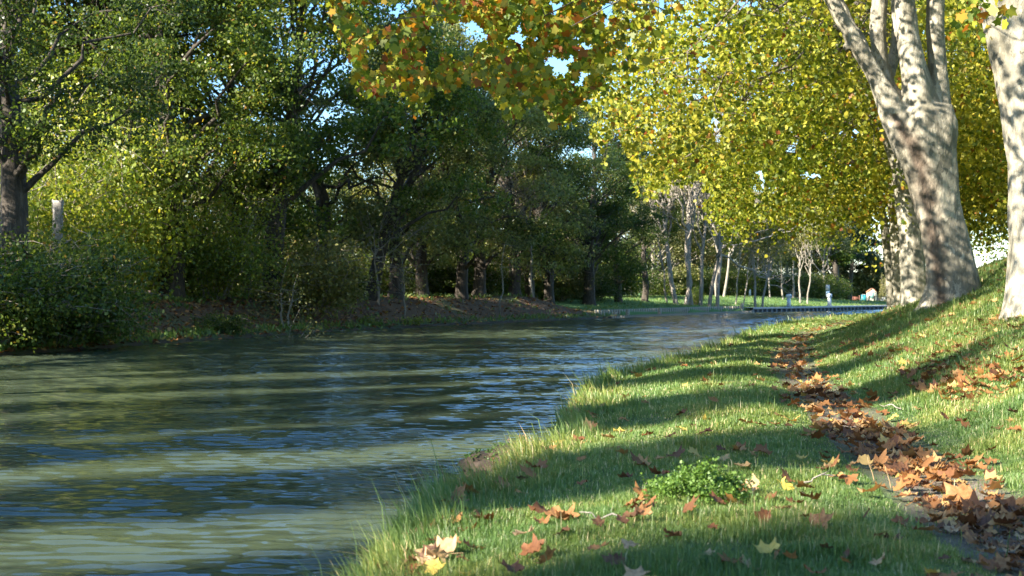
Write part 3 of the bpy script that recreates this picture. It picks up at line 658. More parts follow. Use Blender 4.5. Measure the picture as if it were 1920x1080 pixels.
SK = {'bright': shrub_kit(1, 5, 4.6, 17000, .105, 'bush_leaf', stems=22), 'dark': shrub_kit(2, 4.5, 2.6, 15000, .10, 'oak_leaf', stems=24), 'low': shrub_kit(3, 3.2, 1.3, 5000, .11, 'oak_leaf', stems=18),
      'olive': shrub_kit(4, 4.5, 3.0, 8000, .14, 'olive_leaf', stems=22), 'small': shrub_kit(5, 1.3, .8, 900, .09, 'bush_leaf', stems=9)}
def shrub(k, x, y, sc, rz, label, group, szz=1.0):
    r = empty('shrub', (x, y, gz(x, y) - .03), rz, label, 'shrub', group); r.scale = (sc, sc, sc * szz)
    mobj('stems', SK[k][0], r); mobj('foliage', SK[k][1], r); return r
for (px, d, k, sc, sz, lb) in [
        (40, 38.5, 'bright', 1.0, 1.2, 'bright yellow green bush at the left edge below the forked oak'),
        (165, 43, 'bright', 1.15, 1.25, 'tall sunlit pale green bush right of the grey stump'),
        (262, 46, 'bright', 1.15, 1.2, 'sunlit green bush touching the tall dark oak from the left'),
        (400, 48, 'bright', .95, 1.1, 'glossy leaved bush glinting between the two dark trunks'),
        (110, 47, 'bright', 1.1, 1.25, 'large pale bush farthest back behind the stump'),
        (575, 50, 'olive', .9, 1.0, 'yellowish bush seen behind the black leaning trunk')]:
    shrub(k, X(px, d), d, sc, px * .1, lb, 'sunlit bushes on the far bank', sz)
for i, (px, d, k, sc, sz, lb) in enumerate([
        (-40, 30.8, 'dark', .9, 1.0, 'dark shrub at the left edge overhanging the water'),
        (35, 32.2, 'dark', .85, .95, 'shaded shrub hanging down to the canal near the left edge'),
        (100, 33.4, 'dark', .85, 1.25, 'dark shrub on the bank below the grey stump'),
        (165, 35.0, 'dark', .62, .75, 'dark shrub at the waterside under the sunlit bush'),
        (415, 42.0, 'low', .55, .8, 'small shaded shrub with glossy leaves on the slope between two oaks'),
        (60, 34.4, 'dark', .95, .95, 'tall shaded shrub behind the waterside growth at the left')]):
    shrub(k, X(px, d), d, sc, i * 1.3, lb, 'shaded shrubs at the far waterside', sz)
rg = np.random.default_rng(8)
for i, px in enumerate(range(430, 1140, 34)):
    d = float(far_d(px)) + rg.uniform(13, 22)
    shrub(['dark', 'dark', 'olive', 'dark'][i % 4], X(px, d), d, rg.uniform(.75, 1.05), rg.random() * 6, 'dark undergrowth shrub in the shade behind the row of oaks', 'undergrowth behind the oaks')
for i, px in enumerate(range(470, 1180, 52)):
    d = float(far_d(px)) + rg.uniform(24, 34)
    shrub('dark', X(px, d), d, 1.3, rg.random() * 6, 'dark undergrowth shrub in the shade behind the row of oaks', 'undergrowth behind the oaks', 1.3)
for (px, dd, lb) in [(690, 1.6, 'small sunlit weed clump on the litter slope below the leaning oak'), (770, .5, 'low green weeds at the waterline under the brown trunked oak'), (640, 5, 'green weeds at the top of the slope behind the dense oak')]:
    d = float(far_d(px)) + dd; shrub('small', X(px, d), d, .7, px, lb, 'weeds on the litter slope', .7)
# saplings
def sapling(px, d, h, lean, label, n=2, group='thin saplings on the far bank'):
    r = empty('sapling', (X(px, d), d, gz(X(px, d), d)), 0, label, 'sapling', group); rg = np.random.default_rng(int(px)); mb = MB(); tips = []
    for k in range(n):
        e = np.array([lean * (1 if k % 2 else -.2) + rg.normal() * .1, rg.normal() * .2, h * rg.uniform(.8, 1)]); p = limb([k * .12, 0, -.1], e, .02, 7, rg, .02); mb.tube(p, np.linspace(.045, .012, 7), 6)
        for q in p[3:]:
            for _ in range(3): t = q + rg.normal(size=3) * [.5, .5, .3] + [0, 0, .25]; tips.append(t); mb.tube(limb(q, t, 0, 3, rg, .05), [.014, .009, .005], 3, cap=False)
    mb.build('stem', M['pale_bark'], r, True); L = np.repeat(np.array(tips), 16, 0); L = L + rg.normal(size=L.shape) * .22
    V, Fc, rn = leaves(L, .1, KITE, .5, rng=rg); mobj('foliage', npmesh('foliage', V, Fc, M['olive_leaf'], False, {'rnd': ('FACE', rn)}), r)
sapling(530, 46, 1.3, .4, 'two thin pale saplings slanting beside the black leaning trunk')
sapling(757, 56, 2.4, .2, 'single thin straight sapling between the lit trunk and the brown trunk', 1)
sapling(937, 64, 3.4, -.9, 'thin curved sapling leaning left in front of the reddish trunk', 1)
sapling(540, 42.5, .9, .1, 'tiny seedling on the litter slope', 1)
# grey cut trunk at the left
d = 36; r = empty('tree_stump', (X(107, d), d, gz(X(107, d), d)), 0, 'tall grey broken tree stump rising out of the bushes at the left', 'tree stump')
mb = MB(); zt = Z(376, d) - r.location.z; mb.tube([[0, 0, -.2], [0, 0, 1], [.03, 0, zt - .3], [.02, 0, zt]], [.2, .15, .13, .15], 14, lobes=.15); mb.build('trunk', M['stone_wood'], r, True)
mb = MB(); mb.tube([[.1, -.02, zt - .35], [.13, -.02, zt + .06]], [.05, .012], 5); mb.tube([[-.1, .02, zt - .3], [-.12, .02, zt + .04]], [.05, .015], 5); mb.build('splinters', M['stone_wood'], r, True)
# dead bare oak among the row
def bare_tree(name, x, y, h, label, cat, group, seed, stems=1, matn='pale_bark', r0=.16, spread=.5, leaf=None, nleaf=0, lsize=.1, up=.5, levels=4, z0=.3, zbase=None, lean=0, kids=4):
    rg = np.random.default_rng(seed); mb = MB(); tips = []
    def grow(p, dr, L, r, lev):
        e = p + dr * L; q = limb(p, e, 0, 5, rg, .014 if lev == 0 else .05); mb.tube(q, np.linspace(r, r * .55, 5), 7 if lev == 0 else (5 if lev < 3 else 3), cap=False)
        if lev >= levels: tips.append(e); return
        for _ in range(kids if lev else kids + 2):
            t = rg.uniform(.45 if lev else z0, 1); s = p + (e - p) * t
            nd = unit(dr + rg.normal(size=3) * spread + [0, 0, up * .4]); grow(s, nd, L * rg.uniform(.42, .68), r * .5, lev + 1)
        grow(e, unit(dr + rg.normal(size=3) * .12), L * .6, r * .55, lev + 1)
    for k in range(stems):
        dr = unit(np.array([rg.normal() * .07 + lean + (k - (stems - 1) / 2) * .05, rg.normal() * .05, 1.0])); grow(np.array([(k - (stems - 1) / 2) * .55, rg.normal() * .3, -.2]), dr, h * .45, r0 * rg.uniform(.75, 1.1), 0)
    r = empty(name, (x, y, gz(x, y) if zbase is None else zbase), 0, label, cat, group); mb.build('trunk', M[matn], r, True)
    if leaf:
        tp = np.array(tips); L = tp[rg.integers(0, len(tp), nleaf)] + rg.normal(size=(nleaf, 3)) * .35
        V, Fc, rn = leaves(L, lsize * rg.uniform(.6, 1.3, nleaf), KITE, .3, rng=rg); mobj('crown', npmesh('crown', V, Fc, M[leaf], False, {'rnd': ('FACE', rn)}), r)
    return r
d = 71; bare_tree('dead_tree', X(1000, d), d, 9.6, 'leafless dead tree with pale tangled branches in front of the dark oak crowns', 'dead tree', None, 4, 1, 'pale_bark', .11, .75, z0=.75, up=.2)
d = 57; bare_tree('dead_tree', X(712, d), d, 5.4, 'low pale dead branches spreading above the leaning oak trunk', 'dead tree', None, 9, 1, 'pale_bark', .05, .9, z0=.75, up=-.1, levels=3)

# ------------------------------------------------------------------ lawn trees beyond the piled bank
FARG = 'half bare trees on the lawn'
for i, (px, d, h, st, r0, lf, nl, lean, lb) in enumerate([
        (1252, 93, 11, 1, .13, 'olive_leaf', 1500, -.07, 'thin white barked tree leaning left, first tree on the lawn'),
        (1277, 92, 15, 2, .24, 'olive_leaf', 2500, -.02, 'pair of tall bare grey trunks standing close together on the lawn'),
        (1322, 93, 16, 4, .22, 'olive_leaf', 3500, 0, 'clump of four tall pale trunks with bare twiggy tops'),
        (1350, 108, 12, 2, .17, 'olive_leaf', 4500, .05, 'grey forked tree with a second stem leaning right behind the clump'),
        (1386, 100, 8.5, 2, .08, 'olive_leaf', 3500, .02, 'young double stemmed tree with a dark wrapped foot on the lawn slope'),
        (1424, 96.5, 8.5, 2, .13, 'olive_leaf', 7000, .02, 'small tree with two sunlit stems crossing in a V at the quay edge'),
        (1444, 112, 8, 1, .1, 'olive_leaf', 5500, 0, 'thin olive tree behind the crossed stems'),
        (1466, 112, 8.5, 1, .13, 'olive_leaf', 7000, 0, 'olive tree with a short lit trunk left of the first white pedestal'),
        (1488, 114, 10, 1, .13, 'olive_leaf', 7000, .03, 'slender dark trunked tree just left of the first white pedestal'),
        (1507, 109, 8.5, 2, .12, 'olive_leaf', 7000, 0, 'forked pale trunked tree just right of the first white pedestal'),
        (1543, 120, 9.5, 1, .14, 'olive_leaf', 8000, 0, 'dark trunked olive tree left of the notice board')]):
    bare_tree('lawn_tree', X(px, d), d, h, lb, 'tree', FARG, 40 + i, st, 'twig', r0 * .72, .42, lf, nl, .15, levels=4, lean=lean, kids=3, z0=.5, up=.8)
# evergreen with layered crown right of the notice board
d = 139; x = X(1566, d); kit = broadleaf(61, 11.5, 2.6, 4.2, .34, 24, 9, 60, .3, 'oak_leaf', flat=.4)
place_tree(kit, x, d, 'evergreen_tree', 0, 1.0, 'dark layered evergreen with a thick trunk beside the notice board', 'tree', None)
kit2 = broadleaf(62, 10, 2.3, 4.6, .25, 16, 8, 60, .3, 'dark_leaf', flat=.35)
d = 146; place_tree(kit2, X(1594, d), d, 'evergreen_tree', 1, 1.0, 'airy dark pine against the white sky', 'tree', None)
kit3 = broadleaf(63, 4.4, 2.2, .6, .2, 26, 10, 60, .28, 'olive_leaf')
for px, d, sc, lb in [(1622, 150, 1.0, 'round olive green tree behind the small cream hut'), (1590, 150, .8, 'rounded dark green tree left of the cream hut')]:
    place_tree(kit3, X(px, d), d, 'round_tree', px * .1, sc, lb, 'tree', None)
for i, (px, d, k, sc) in enumerate([(1225, 112, 'E', 1.1), (1262, 120, 'E', 1.15), (1300, 124, 'C', .8), (1338, 128, 'E', 1.0), (1372, 134, 'E', 1.0), (1408, 140, 'E', 1.1), (1440, 144, 'C', .8), (1476, 148, 'E', 1.2), (1512, 152, 'E', 1.2), (1546, 155, 'E', 1.2), (1290, 140, 'B', 1.0), (1240, 135, 'B', 1.0), (1390, 145, 'C', .9), (1500, 150, 'E', 1.2)]):
    place_tree(K[k], X(px, d), d, 'hedge_tree', i * 1.1, sc, 'hazy olive tree in the belt behind the lawn', 'tree', 'tree belt behind the lawn')
for i, px in enumerate(range(1225, 1570, 22)):
    d = 112 + (px - 1225) * .03; shrub('dark', X(px, d), d, .8, i * 1.7, 'dark clipped hedge bush along the back of the lawn', 'hedge along the back of the lawn', 1.15)
shrub('bright', X(1305, 97), 97, .25, 0, 'tuft of tall weeds between the pair of trunks and the clump', None, 1.1)

# ------------------------------------------------------------------ piled bank, quay and what stands on it
def along(pl, s0, s1, off, n):
    """points at offset off (to the left) along a polyline, arclengths s0..s1 from the first vertex with y > QUAY0"""
    seg = np.linalg.norm(np.diff(pl, axis=0), axis=1); cum = np.concatenate([[0], np.cumsum(seg)])
    t = np.linspace(s0, s1, n); x = np.interp(t, cum, pl[:, 0]); y = np.interp(t, cum, pl[:, 1])
    tx = np.gradient(x); ty = np.gradient(y); L = np.hypot(tx, ty); return np.column_stack([x - ty / L * off, y + tx / L * off]), np.column_stack([tx / L, ty / L])
cum = np.concatenate([[0], np.cumsum(np.linalg.norm(np.diff(LBs, axis=0), axis=1))])
def s_at_y(yy): return float(np.interp(yy, LBs[:, 1], cum))
sA, sB, sC = s_at_y(72.6), s_at_y(92.5), s_at_y(139)
def strip_wall(root, name, pts, z0, z1, th, m):
    n = len(pts); T = np.gradient(pts, axis=0); T = unit(T); N = np.column_stack([-T[:, 1], T[:, 0]])
    a = pts; b = pts + N * th
    V = np.vstack([np.column_stack([a, np.full(n, z0)]), np.column_stack([a, np.full(n, z1)]), np.column_stack([b, np.full(n, z1)]), np.column_stack([b, np.full(n, z0)])])
    i = np.arange(n - 1); Q = []
    for k in range(4):
        k2 = (k + 1) % 4; Q.append(np.column_stack([k * n + i, k * n + i + 1, k2 * n + i + 1, k2 * n + i]))
    mb = MB(); mb.add(V - np.array(root.location), np.vstack(Q)); return mb.build(name, M[m], root)
def base_at(p): return (float(p[0]), float(p[1]), 0.0)
# upper timber wall
pts, tn = along(LBs, sA, sB, .95, 64)
w = empty('retaining_wall', base_at(pts[0]), 0, 'upper board wall with upright posts holding back the lawn, above the lower row of piles', 'retaining wall')
strip_wall(w, 'boards', pts, -.1, .38, .06, 'dark_steel'); pile = MB().box((0, 0, .2), (.15, .09, .48)).mesh('post', M['timber_pale']); 
for i, (p, t) in enumerate(zip(pts, tn)):
    o = mobj('post', pile, w, np.array([p[0] + t[1] * .05, p[1] - t[0] * .05, 0]) - np.array(w.location)); o.rotation_euler = (0, 0, math.atan2(t[1], t[0]))
pts, tn = along(LBs, sA, sB, -.02, 76)
w = empty('pile_row', base_at(pts[0]), 0, 'lower row of short timber piles standing in the water below the board wall', 'pile row')
strip_wall(w, 'boards', pts, -.4, .09, .06, 'dark_steel'); pile2 = MB().tube([[0, 0, -.4], [0, 0, .14]], [.075, .07], 7).mesh('pile', M['timber_pale'])
for p, t in zip(pts, tn): mobj('pile', pile2, w, np.array([p[0] + t[1] * .05, p[1] - t[0] * .05, 0]) - np.array(w.location))
big_post = MB().tube([[0, 0, -.4], [0, 0, .42], [0, 0, .46]], [.12, .11, .07], 9).mesh('mooring_post', M['timber_pale'])
for yy, lb, h in [(74.0, 'leftmost stubby mooring post where the wooded bank ends', .6), (75.6, 'second stubby post behind the board wall', .9), (80.0, 'stubby pale post midway along the board wall', 1.0), (92.0, 'pale round post where the board wall meets the quay', 1.35)]:
    q, t = along(LBs, s_at_y(yy), s_at_y(yy) + 1, .45, 3)
    tag(mobj('mooring_post', big_post, None, (q[0][0], q[0][1], .02)), lb, 'mooring post', 'posts along the piled bank').scale = (1, 1, h)
# quay
pts, tn = along(LBs, sB, sC, 0, 100)
w = empty('quay', base_at(pts[0]), 0, 'long low concrete quay with dark ribbed sheet piling above the water', 'quay')
strip_wall(w, 'deck', pts - np.column_stack([-tn[:, 1], tn[:, 0]]) * .08, .22, .33, 1.5, 'concrete'); strip_wall(w, 'sheet_piling', pts, -.6, .22, .1, 'dark_steel')
rib = MB().box((0, 0, 0), (.13, .12, .86)).mesh('pile', M['steel_pile'])
for p, t in zip(pts, tn):
    o = mobj('pile', rib, w, np.array([p[0] + t[1] * .03, p[1] - t[0] * .03, -.215]) - np.array(w.location)); o.rotation_euler = (0, 0, math.atan2(t[1], t[0]))
def pedestal(px, yy, label, h):
    q, t = along(LBs, s_at_y(yy), s_at_y(yy) + 1, .75, 3); x, y = q[0]
    r = empty('service_pedestal', (x, y, .33), math.atan2(t[0][1], t[0][0]), label, 'pedestal', 'service pedestals on the quay')
    MB().box((0, 0, .03), (.34, .34, .06)).build('base', M['concrete'], r); MB().box((0, 0, h * .36), (.24, .2, h * .62), taper=.88).build('column', M['white_paint'], r)
    MB().box((0, 0, h * .80), (.34, .3, h * .24), taper=.9).box((0, 0, h * .93), (.24, .22, .04)).build('head', M['white_paint'], r)
    MB().box((0, -.155, h * .80), (.2, .02, h * .13)).build('socket_panel', M['sign_grey'], r)
    MB().tube([[0, 0, h * .95], [0, 0, h * 1.0]], [.06, .04], 8).build('lamp', M['glass'], r)
def y_on_quay(px):   # depth at which the quay edge shows at this column
    pr = 960 + LBs[:, 0] / np.maximum(LBs[:, 1], 1) * F; m = LBs[:, 1] > 60; return float(np.interp(px, pr[m], LBs[m, 1]))
pedestal(1497, y_on_quay(1497), 'white service pedestal on the quay, the left one of the two', .95)
pedestal(1573, y_on_quay(1573), 'white service pedestal on the quay, the right one, nearer the hut', .98)
# notice board
d = 117; x = X(1552, d); r = empty('notice_board', (x, d, gz(x, d)), 0, 'grey notice board with a pale blue lower panel, on two short posts', 'sign')
mb = MB(); mb.tube([[-.13, 0, -.1], [-.13, 0, 1.25]], [.035, .03], 6).build('post', M['dark_steel'], r); MB().tube([[.13, 0, -.1], [.13, 0, 1.25]], [.035, .03], 6).build('post', M['dark_steel'], r)
MB().box((0, -.03, .52), (.32, .04, .42)).build('lower_panel', M['sign_blue'], r); MB().box((0, -.03, 1.0), (.34, .04, .5)).build('upper_panel', M['sign_grey'], r)
d = 113; x = X(1406, d); r = empty('marker_stone', (x, d, gz(x, d)), 0, 'small white weathered marker against the black hedge', 'marker')
mb = MB(); mb.box((0, 0, .25), (.17, .14, .5), taper=.8).box((.03, 0, .53), (.12, .12, .1), taper=.7).build('stone', M['white_paint'], r)
# thin black lamp-like stake with guard at the young tree is the tree's own foot; hut, house, fence, gate, tarp
d = 132; x = X(1634, d); g = gz(x, d); r = empty('hut', (x, d, g), -.12, 'small cream gabled hut with a grey green shutter, beside the white house', 'hut')
hw, hh = .42, .95
mb = MB(); V = [[-hw, -.5, -.1], [hw, -.5, -.1], [hw, -.5, hh], [0, -.5, hh + .33], [-hw, -.5, hh], [-hw, .5, -.1], [hw, .5, -.1], [hw, .5, hh], [0, .5, hh + .33], [-hw, .5, hh]]
mb.add(V, [[0, 1, 2, 4], [6, 5, 9, 7], [1, 6, 7, 2], [5, 0, 4, 9]], [[4, 2, 3], [7, 9, 8]]); mb.build('wall', M['cream_render'], r)
for s in (-1, 1):
    mb = MB(); a = math.atan2(.33, hw); L = math.hypot(hw, .33) + .08
    V = np.array([[0, -.58, hh + .345], [s * L * math.cos(a), -.58, hh + .345 - L * math.sin(a)], [s * L * math.cos(a), .58, hh + .345 - L * math.sin(a)], [0, .58, hh + .345]]); V = np.vstack([V, V + [0, 0, .045]])
    mb.add(V, [[0, 1, 2, 3], [7, 6, 5, 4], [0, 4, 5, 1], [1, 5, 6, 2], [2, 6, 7, 3], [3, 7, 4, 0]]); mb.build('roof_slope', M['roof_tile'], r)
w_ = MB().box((0, -.512, .62), (.44, .03, .58)).build('shutter', M['teal_paint'], r)
mb = MB()
for c, s in (((0, -.535, .93), (.5, .03, .04)), ((0, -.535, .31), (.5, .04, .04)), ((-.24, -.535, .62), (.035, .03, .58)), ((.24, -.535, .62), (.035, .03, .58))): mb.box(c, s)
mb.build('frame', M['cream_render'], w_)
d = 150; x = X(1671, d); g = gz(x, d) - .1; r = empty('house', (x, d, g), .10, 'tall white rendered house with a tiled eave behind the leftmost plane trunk', 'house')
MB().box((0, 2, 1.9), (3.5, 4, 4.1)).build('wall', M['white_render'], r)
mb = MB(); V = np.array([[-1.85, -.25, 3.98], [1.85, -.25, 3.98], [1.85, 4.25, 3.98], [-1.85, 4.25, 3.98], [-.6, 2, 4.55], [.6, 2, 4.55]]); mb.add(V, [[0, 1, 5, 4], [2, 3, 4, 5], [3, 2, 1, 0]], [[1, 2, 5], [3, 0, 4]]); mb.build('roof', M['roof_tile'], r)
f_ = MB().box((.9, -.01, 2.6), (.55, .06, .9)).build('window', M['glass'], r)
mb = MB(); mb.box((.9, -.06, 3.09), (.7, .06, .08)).box((.9, -.06, 2.11), (.7, .1, .08)).box((.58, -.06, 2.6), (.07, .06, .9)).box((1.22, -.06, 2.6), (.07, .06, .9)); mb.build('frame', M['white_paint'], f_)
MB().box((-.2, -.02, .9), (.6, .05, 1.7)).build('door', M['teal_paint'], r)
d = 133; x = X(1605, d); r = empty('board_fence', (x, d, gz(x, d)), -.1, 'short brown board fence left of the turquoise sheet', 'fence')
MB().box((0, 0, .28), (.56, .03, .36)).box((0, -.02, .49), (.62, .05, .04)).build('boards', M['brown_wood'], r)
for sx in (-.3, .33): MB().box((sx, 0, .25), (.08, .08, .6 if sx < 0 else .76)).build('post', M['brown_wood'], r)
d = 134; x = X(1619.5, d); r = empty('covered_crate', (x, d, gz(x, d)), .1, 'turquoise sheeted crate standing between the board fence and the hut', 'crate')
MB().box((0, 0, .33), (.46, .4, .7), taper=.92).build('sheet', M['tarp'], r); MB().box((-.23, -.21, .33), (.035, .03, .74)).box((.22, -.2, .33), (.035, .03, .74)).box((0, -.2, .71), (.5, .03, .04)).build('frame', M['white_paint'], r)
# gate and railing by the far end of the quay
d = 122; x = X(1634, d); g = .30; r = empty('railing', (x, d, g), .05, 'dark metal railing with two thick posts in front of the hut', 'railing')
for sx in (-.22, .27): MB().box((sx, 0, .33), (.09, .09, .8)).build('post', M['dark_steel'], r)
MB().box((.9, 0, .68), (1.3, .04, .04)).box((.9, 0, .3), (1.3, .03, .03)).tube([[.3, 0, .0], [.6, 0, .65]], [.02, .02], 5).tube([[.8, 0, .0], [.8, 0, .65]], [.02, .02], 5).tube([[1.3, 0, .0], [1.3, 0, .65]], [.02, .02], 5).build('rail', M['dark_steel'], r)
d = 130; x = X(1660, d); kitc = shrub_kit(21, 1.5, 2.2, 5000, .1, 'olive_leaf', stems=26)
r = empty('conifer_bush', (x, d, gz(x, d)), 0, 'pointed green bush against the wall of the white house', 'bush'); mobj('stems', kitc[0], r); o = mobj('foliage', kitc[1], r); r.scale = (.62, .62, 1.12)
# bicycle behind the railing (two pale wheels show)
d = 126; x = X(1656, d); r = empty('bicycle', (x, d, gz(x, d)), .15, 'bicycle leaning behind the railing beside the pointed bush', 'bicycle')
for sx in (-.27, .27):
    mb = MB(); a = np.linspace(0, 2 * np.pi, 21); mb.tube(np.column_stack([np.cos(a) * .2 + sx, a * 0, np.sin(a) * .2 + .2]), .016, 6, cap=False)
    wh = mb.build('wheel', M['dark_steel'], r)
mb = MB()
for a, b in (((-.27, 0, .2), (-.1, 0, .42)), ((-.1, 0, .42), (.18, 0, .44)), ((.18, 0, .44), (.27, 0, .2)), ((-.02, 0, .18), (-.1, 0, .5)), ((-.02, 0, .18), (.18, 0, .44)), ((-.27, 0, .2), (-.02, 0, .18)), ((.18, 0, .44), (.16, 0, .55))): mb.tube([a, b], .014, 5)
mb.build('frame', M['cloth_white'], r); MB().box((-.1, 0, .52), (.14, .06, .03)).build('saddle', M['dark_steel'], r); MB().tube([[.15, -.12, .55], [.15, .12, .55]], .012, 5).build('handlebar', M['dark_steel'], r)
# small standing figure by the house
def person(x, y, z, h, label, rz=0.0):
    r = empty('person', (x, y, z), rz, label, 'person')
    J = {'pel': (0, 0, .53), 'ab': (0, 0, .62), 'ch': (0, 0, .75), 'nk': (0, 0, .83), 'hd': (0, -.01, .885), 'tp': (0, -.01, .965),
         'sl': (-.105, 0, .80), 'el': (-.15, .01, .63), 'wl': (-.13, -.07, .50), 'hl': (-.125, -.09, .455), 'sr': (.105, 0, .80), 'er': (.15, .02, .63), 'wr': (.16, -.03, .49), 'hr': (.16, -.045, .44),
         'pl': (-.055, 0, .50), 'kl': (-.065, -.01, .28), 'al': (-.07, .01, .04), 'tl': (-.075, -.08, .015), 'pr': (.055, 0, .50), 'kr': (.07, -.02, .28), 'ar': (.08, .01, .04), 'tr': (.085, -.08, .015)}
    RR = dict(pel=.085, ab=.075, ch=.09, nk=.035, hd=.05, tp=.035, sl=.04, el=.028, wl=.02, hl=.018, sr=.04, er=.028, wr=.02, hr=.018, pl=.06, kl=.04, al=.027, tl=.02, pr=.06, kr=.04, ar=.027, tr=.02)
    E = [('pel', 'ab'), ('ab', 'ch'), ('ch', 'nk'), ('nk', 'hd'), ('hd', 'tp'), ('ch', 'sl'), ('sl', 'el'), ('el', 'wl'), ('wl', 'hl'), ('ch', 'sr'), ('sr', 'er'), ('er', 'wr'), ('wr', 'hr'), ('pel', 'pl'), ('pl', 'kl'), ('kl', 'al'), ('al', 'tl'), ('pel', 'pr'), ('pr', 'kr'), ('kr', 'ar'), ('ar', 'tr')]
    ks = list(J); me = bpy.data.meshes.new('body'); me.from_pydata([tuple(np.array(J[k]) * h) for k in ks], [(ks.index(a), ks.index(b)) for a, b in E], [])
    o = bpy.data.objects.new('tmp', me); scene.collection.objects.link(o); sk = o.modifiers.new('s', 'SKIN')
    for i, k in enumerate(ks): o.data.skin_vertices[0].data[i].radius = (RR[k] * h,) * 2
    o.data.skin_vertices[0].data[0].use_root = True; o.modifiers.new('u', 'SUBSURF').levels = 1
    dg = bpy.context.evaluated_depsgraph_get(); m2 = bpy.data.meshes.new_from_object(o.evaluated_get(dg), depsgraph=dg); bpy.data.objects.remove(o)
    m2.materials.clear()
    for k in ('skin', 'cloth_white', 'cloth_dark'): m2.materials.append(M[k])
    for p in m2.polygons: zc = p.center.z / h; p.material_index = 0 if (zc > .83 or (abs(p.center.x) > .11 * h and zc < .62)) else (1 if zc > .52 else 2)
    mobj('body', m2, r)
    MB().tube([[0, 0, .90 * h], [0, 0, .95 * h], [0, 0, .985 * h]], [.064 * h, .06 * h, .03 * h], 12).box((0, -.07 * h, .91 * h), (.09 * h, .07 * h, .012 * h)).build('cap', M['cloth_blue'], r, True)
    return r
d = 121; person(X(1665.5, d), d, .33, 1.12, 'person in white top and light blue cap by the railing, beside the slim leaning trunk', .3)

# ------------------------------------------------------------------ grass
def scatter(n, y0, y1, half, rng, pad=1.2):
    y = np.exp(rng.uniform(np.log(y0), np.log(y1), n)); x = rng.uniform(-1, 1, n) * (half * y + pad); return x, y
rg = np.random.default_rng(100)
gx_, gy_ = scatter(3300000, 3.6, 60, .50, rg, 1.8)
keep = gx_ > -2.2; gx_, gy_ = gx_[keep], gy_[keep]
S_, L_, P_ = fields(gx_, gy_)
pr = np.clip((S_ - .02) / .12, 0, 1) * np.where(abs(P_) < .30, .06 + .25 * (gy_ > 25), 1) * (.45 + .9 * vnoise(gx_, gy_, 1.7, 11))
keep = (rg.random(len(gx_)) < pr) & (L_ < S_) & (S_ > 0)
gx_, gy_, S_, P_ = gx_[keep], gy_[keep], S_[keep], P_[keep]
gzz = height(gx_, gy_, (S_, L_[keep], P_))
n = len(gx_)
tuft = vnoise(gx_, gy_, 2.2, 12); edge = np.exp(-(S_ - .12) ** 2 / .06)
hgt = (.019 + .032 * tuft ** 2 + .10 * edge * rg.random(n) ** 2 + .02 * np.clip(P_ - .5, 0, 1)) * rg.uniform(.6, 1.5, n) * np.where(rg.random(n) < .03, 1.9, 1) * (1 + .012 * gy_)
hgt *= np.where(abs(P_) < .5, .6, 1) * (.45 + 1.1 * vnoise(gx_, gy_, 7, 41))
wd = np.maximum(.0012, .00024 * gy_) * rg.uniform(.7, 1.5, n)
az = rg.random(n) * 6.283; ln = rg.random(n) ** 1.3 * 1.0
dx, dy = np.cos(az) * ln, np.sin(az) * ln; dx = dx - .35 * edge; px_, py_ = -np.sin(az), np.cos(az)
B = np.column_stack([gx_, gy_, gzz - .006]); W_ = np.column_stack([px_, py_, np.zeros(n)]) * wd[:, None]
mid = B + np.column_stack([dx * .3 * hgt, dy * .3 * hgt, hgt * .62]); tipv = B + np.column_stack([dx * hgt * 1.0, dy * hgt * 1.0, hgt * (1.05 - .35 * ln)])
V = np.stack([B - W_, B + W_, mid + W_ * .8, tipv, mid - W_ * .8], 1).reshape(-1, 3)
rn = np.clip(.35 * rg.random(n) + .45 * vnoise(gx_, gy_, 1.1, 14) + .1 * vnoise(gx_, gy_, 6, 15) + (rg.random(n) < .09) * .55, 0, 1)
tag(mobj('grass', npmesh('grass', V, [(np.arange(n, dtype=np.int32)[:, None] * 5 + np.array([0, 1, 2, 4], dtype=np.int32)), (np.arange(n, dtype=np.int32)[:, None] * 5 + np.array([2, 3, 4], dtype=np.int32))], M['grass_blade'], False, {'rnd': ('FACE', np.concatenate([rn, rn]))})), 'short green grass covering the near bank and its slope', 'grass', kind='stuff')
# tufts and leaf litter on the far bank
x, y = scatter(160000, 26, 85, .45, rg); S_, L_, P_ = fields(x, y); l = L_
k = (l > .08) & (l < 9) & (y < 74); x, y, S_, l, P_ = x[k], y[k], S_[k], l[k], P_[k]
z = height(x, y, (S_, l, P_)); pt = np.column_stack([x, y, z + .015])
g = (rg.random(len(x)) < (.22 * (l < .9) + .12 * (l > 3) + .03)) ; lt = pt[~g][rg.random((~g).sum()) < .55]
V, Fc, rn = leaves(lt, .16 * rg.uniform(.5, 1.2, len(lt)), HEX, 1.6, rng=rg)
tag(mobj('leaf_litter', npmesh('leaf_litter', V, Fc, M['dry_leaf'], False, {'rnd': ('FACE', rn)})), 'brown leaf litter on the slope under the far bank oaks', 'leaf litter', kind='stuff')
gt = np.repeat(pt[g], 3, 0); V, Fc, rn = leaves(gt + rg.normal(size=gt.shape) * [.1, .1, .02], .22 * rg.uniform(.5, 1.2, len(gt)), SPEAR, .8, rng=rg, droop=-1.2)
tag(mobj('waterside_grass', npmesh('waterside_grass', V, Fc, M['grass_blade'], False, {'rnd': ('FACE', rn * .8)})), 'grass fringe along the foot of the far bank', 'grass', kind='stuff')
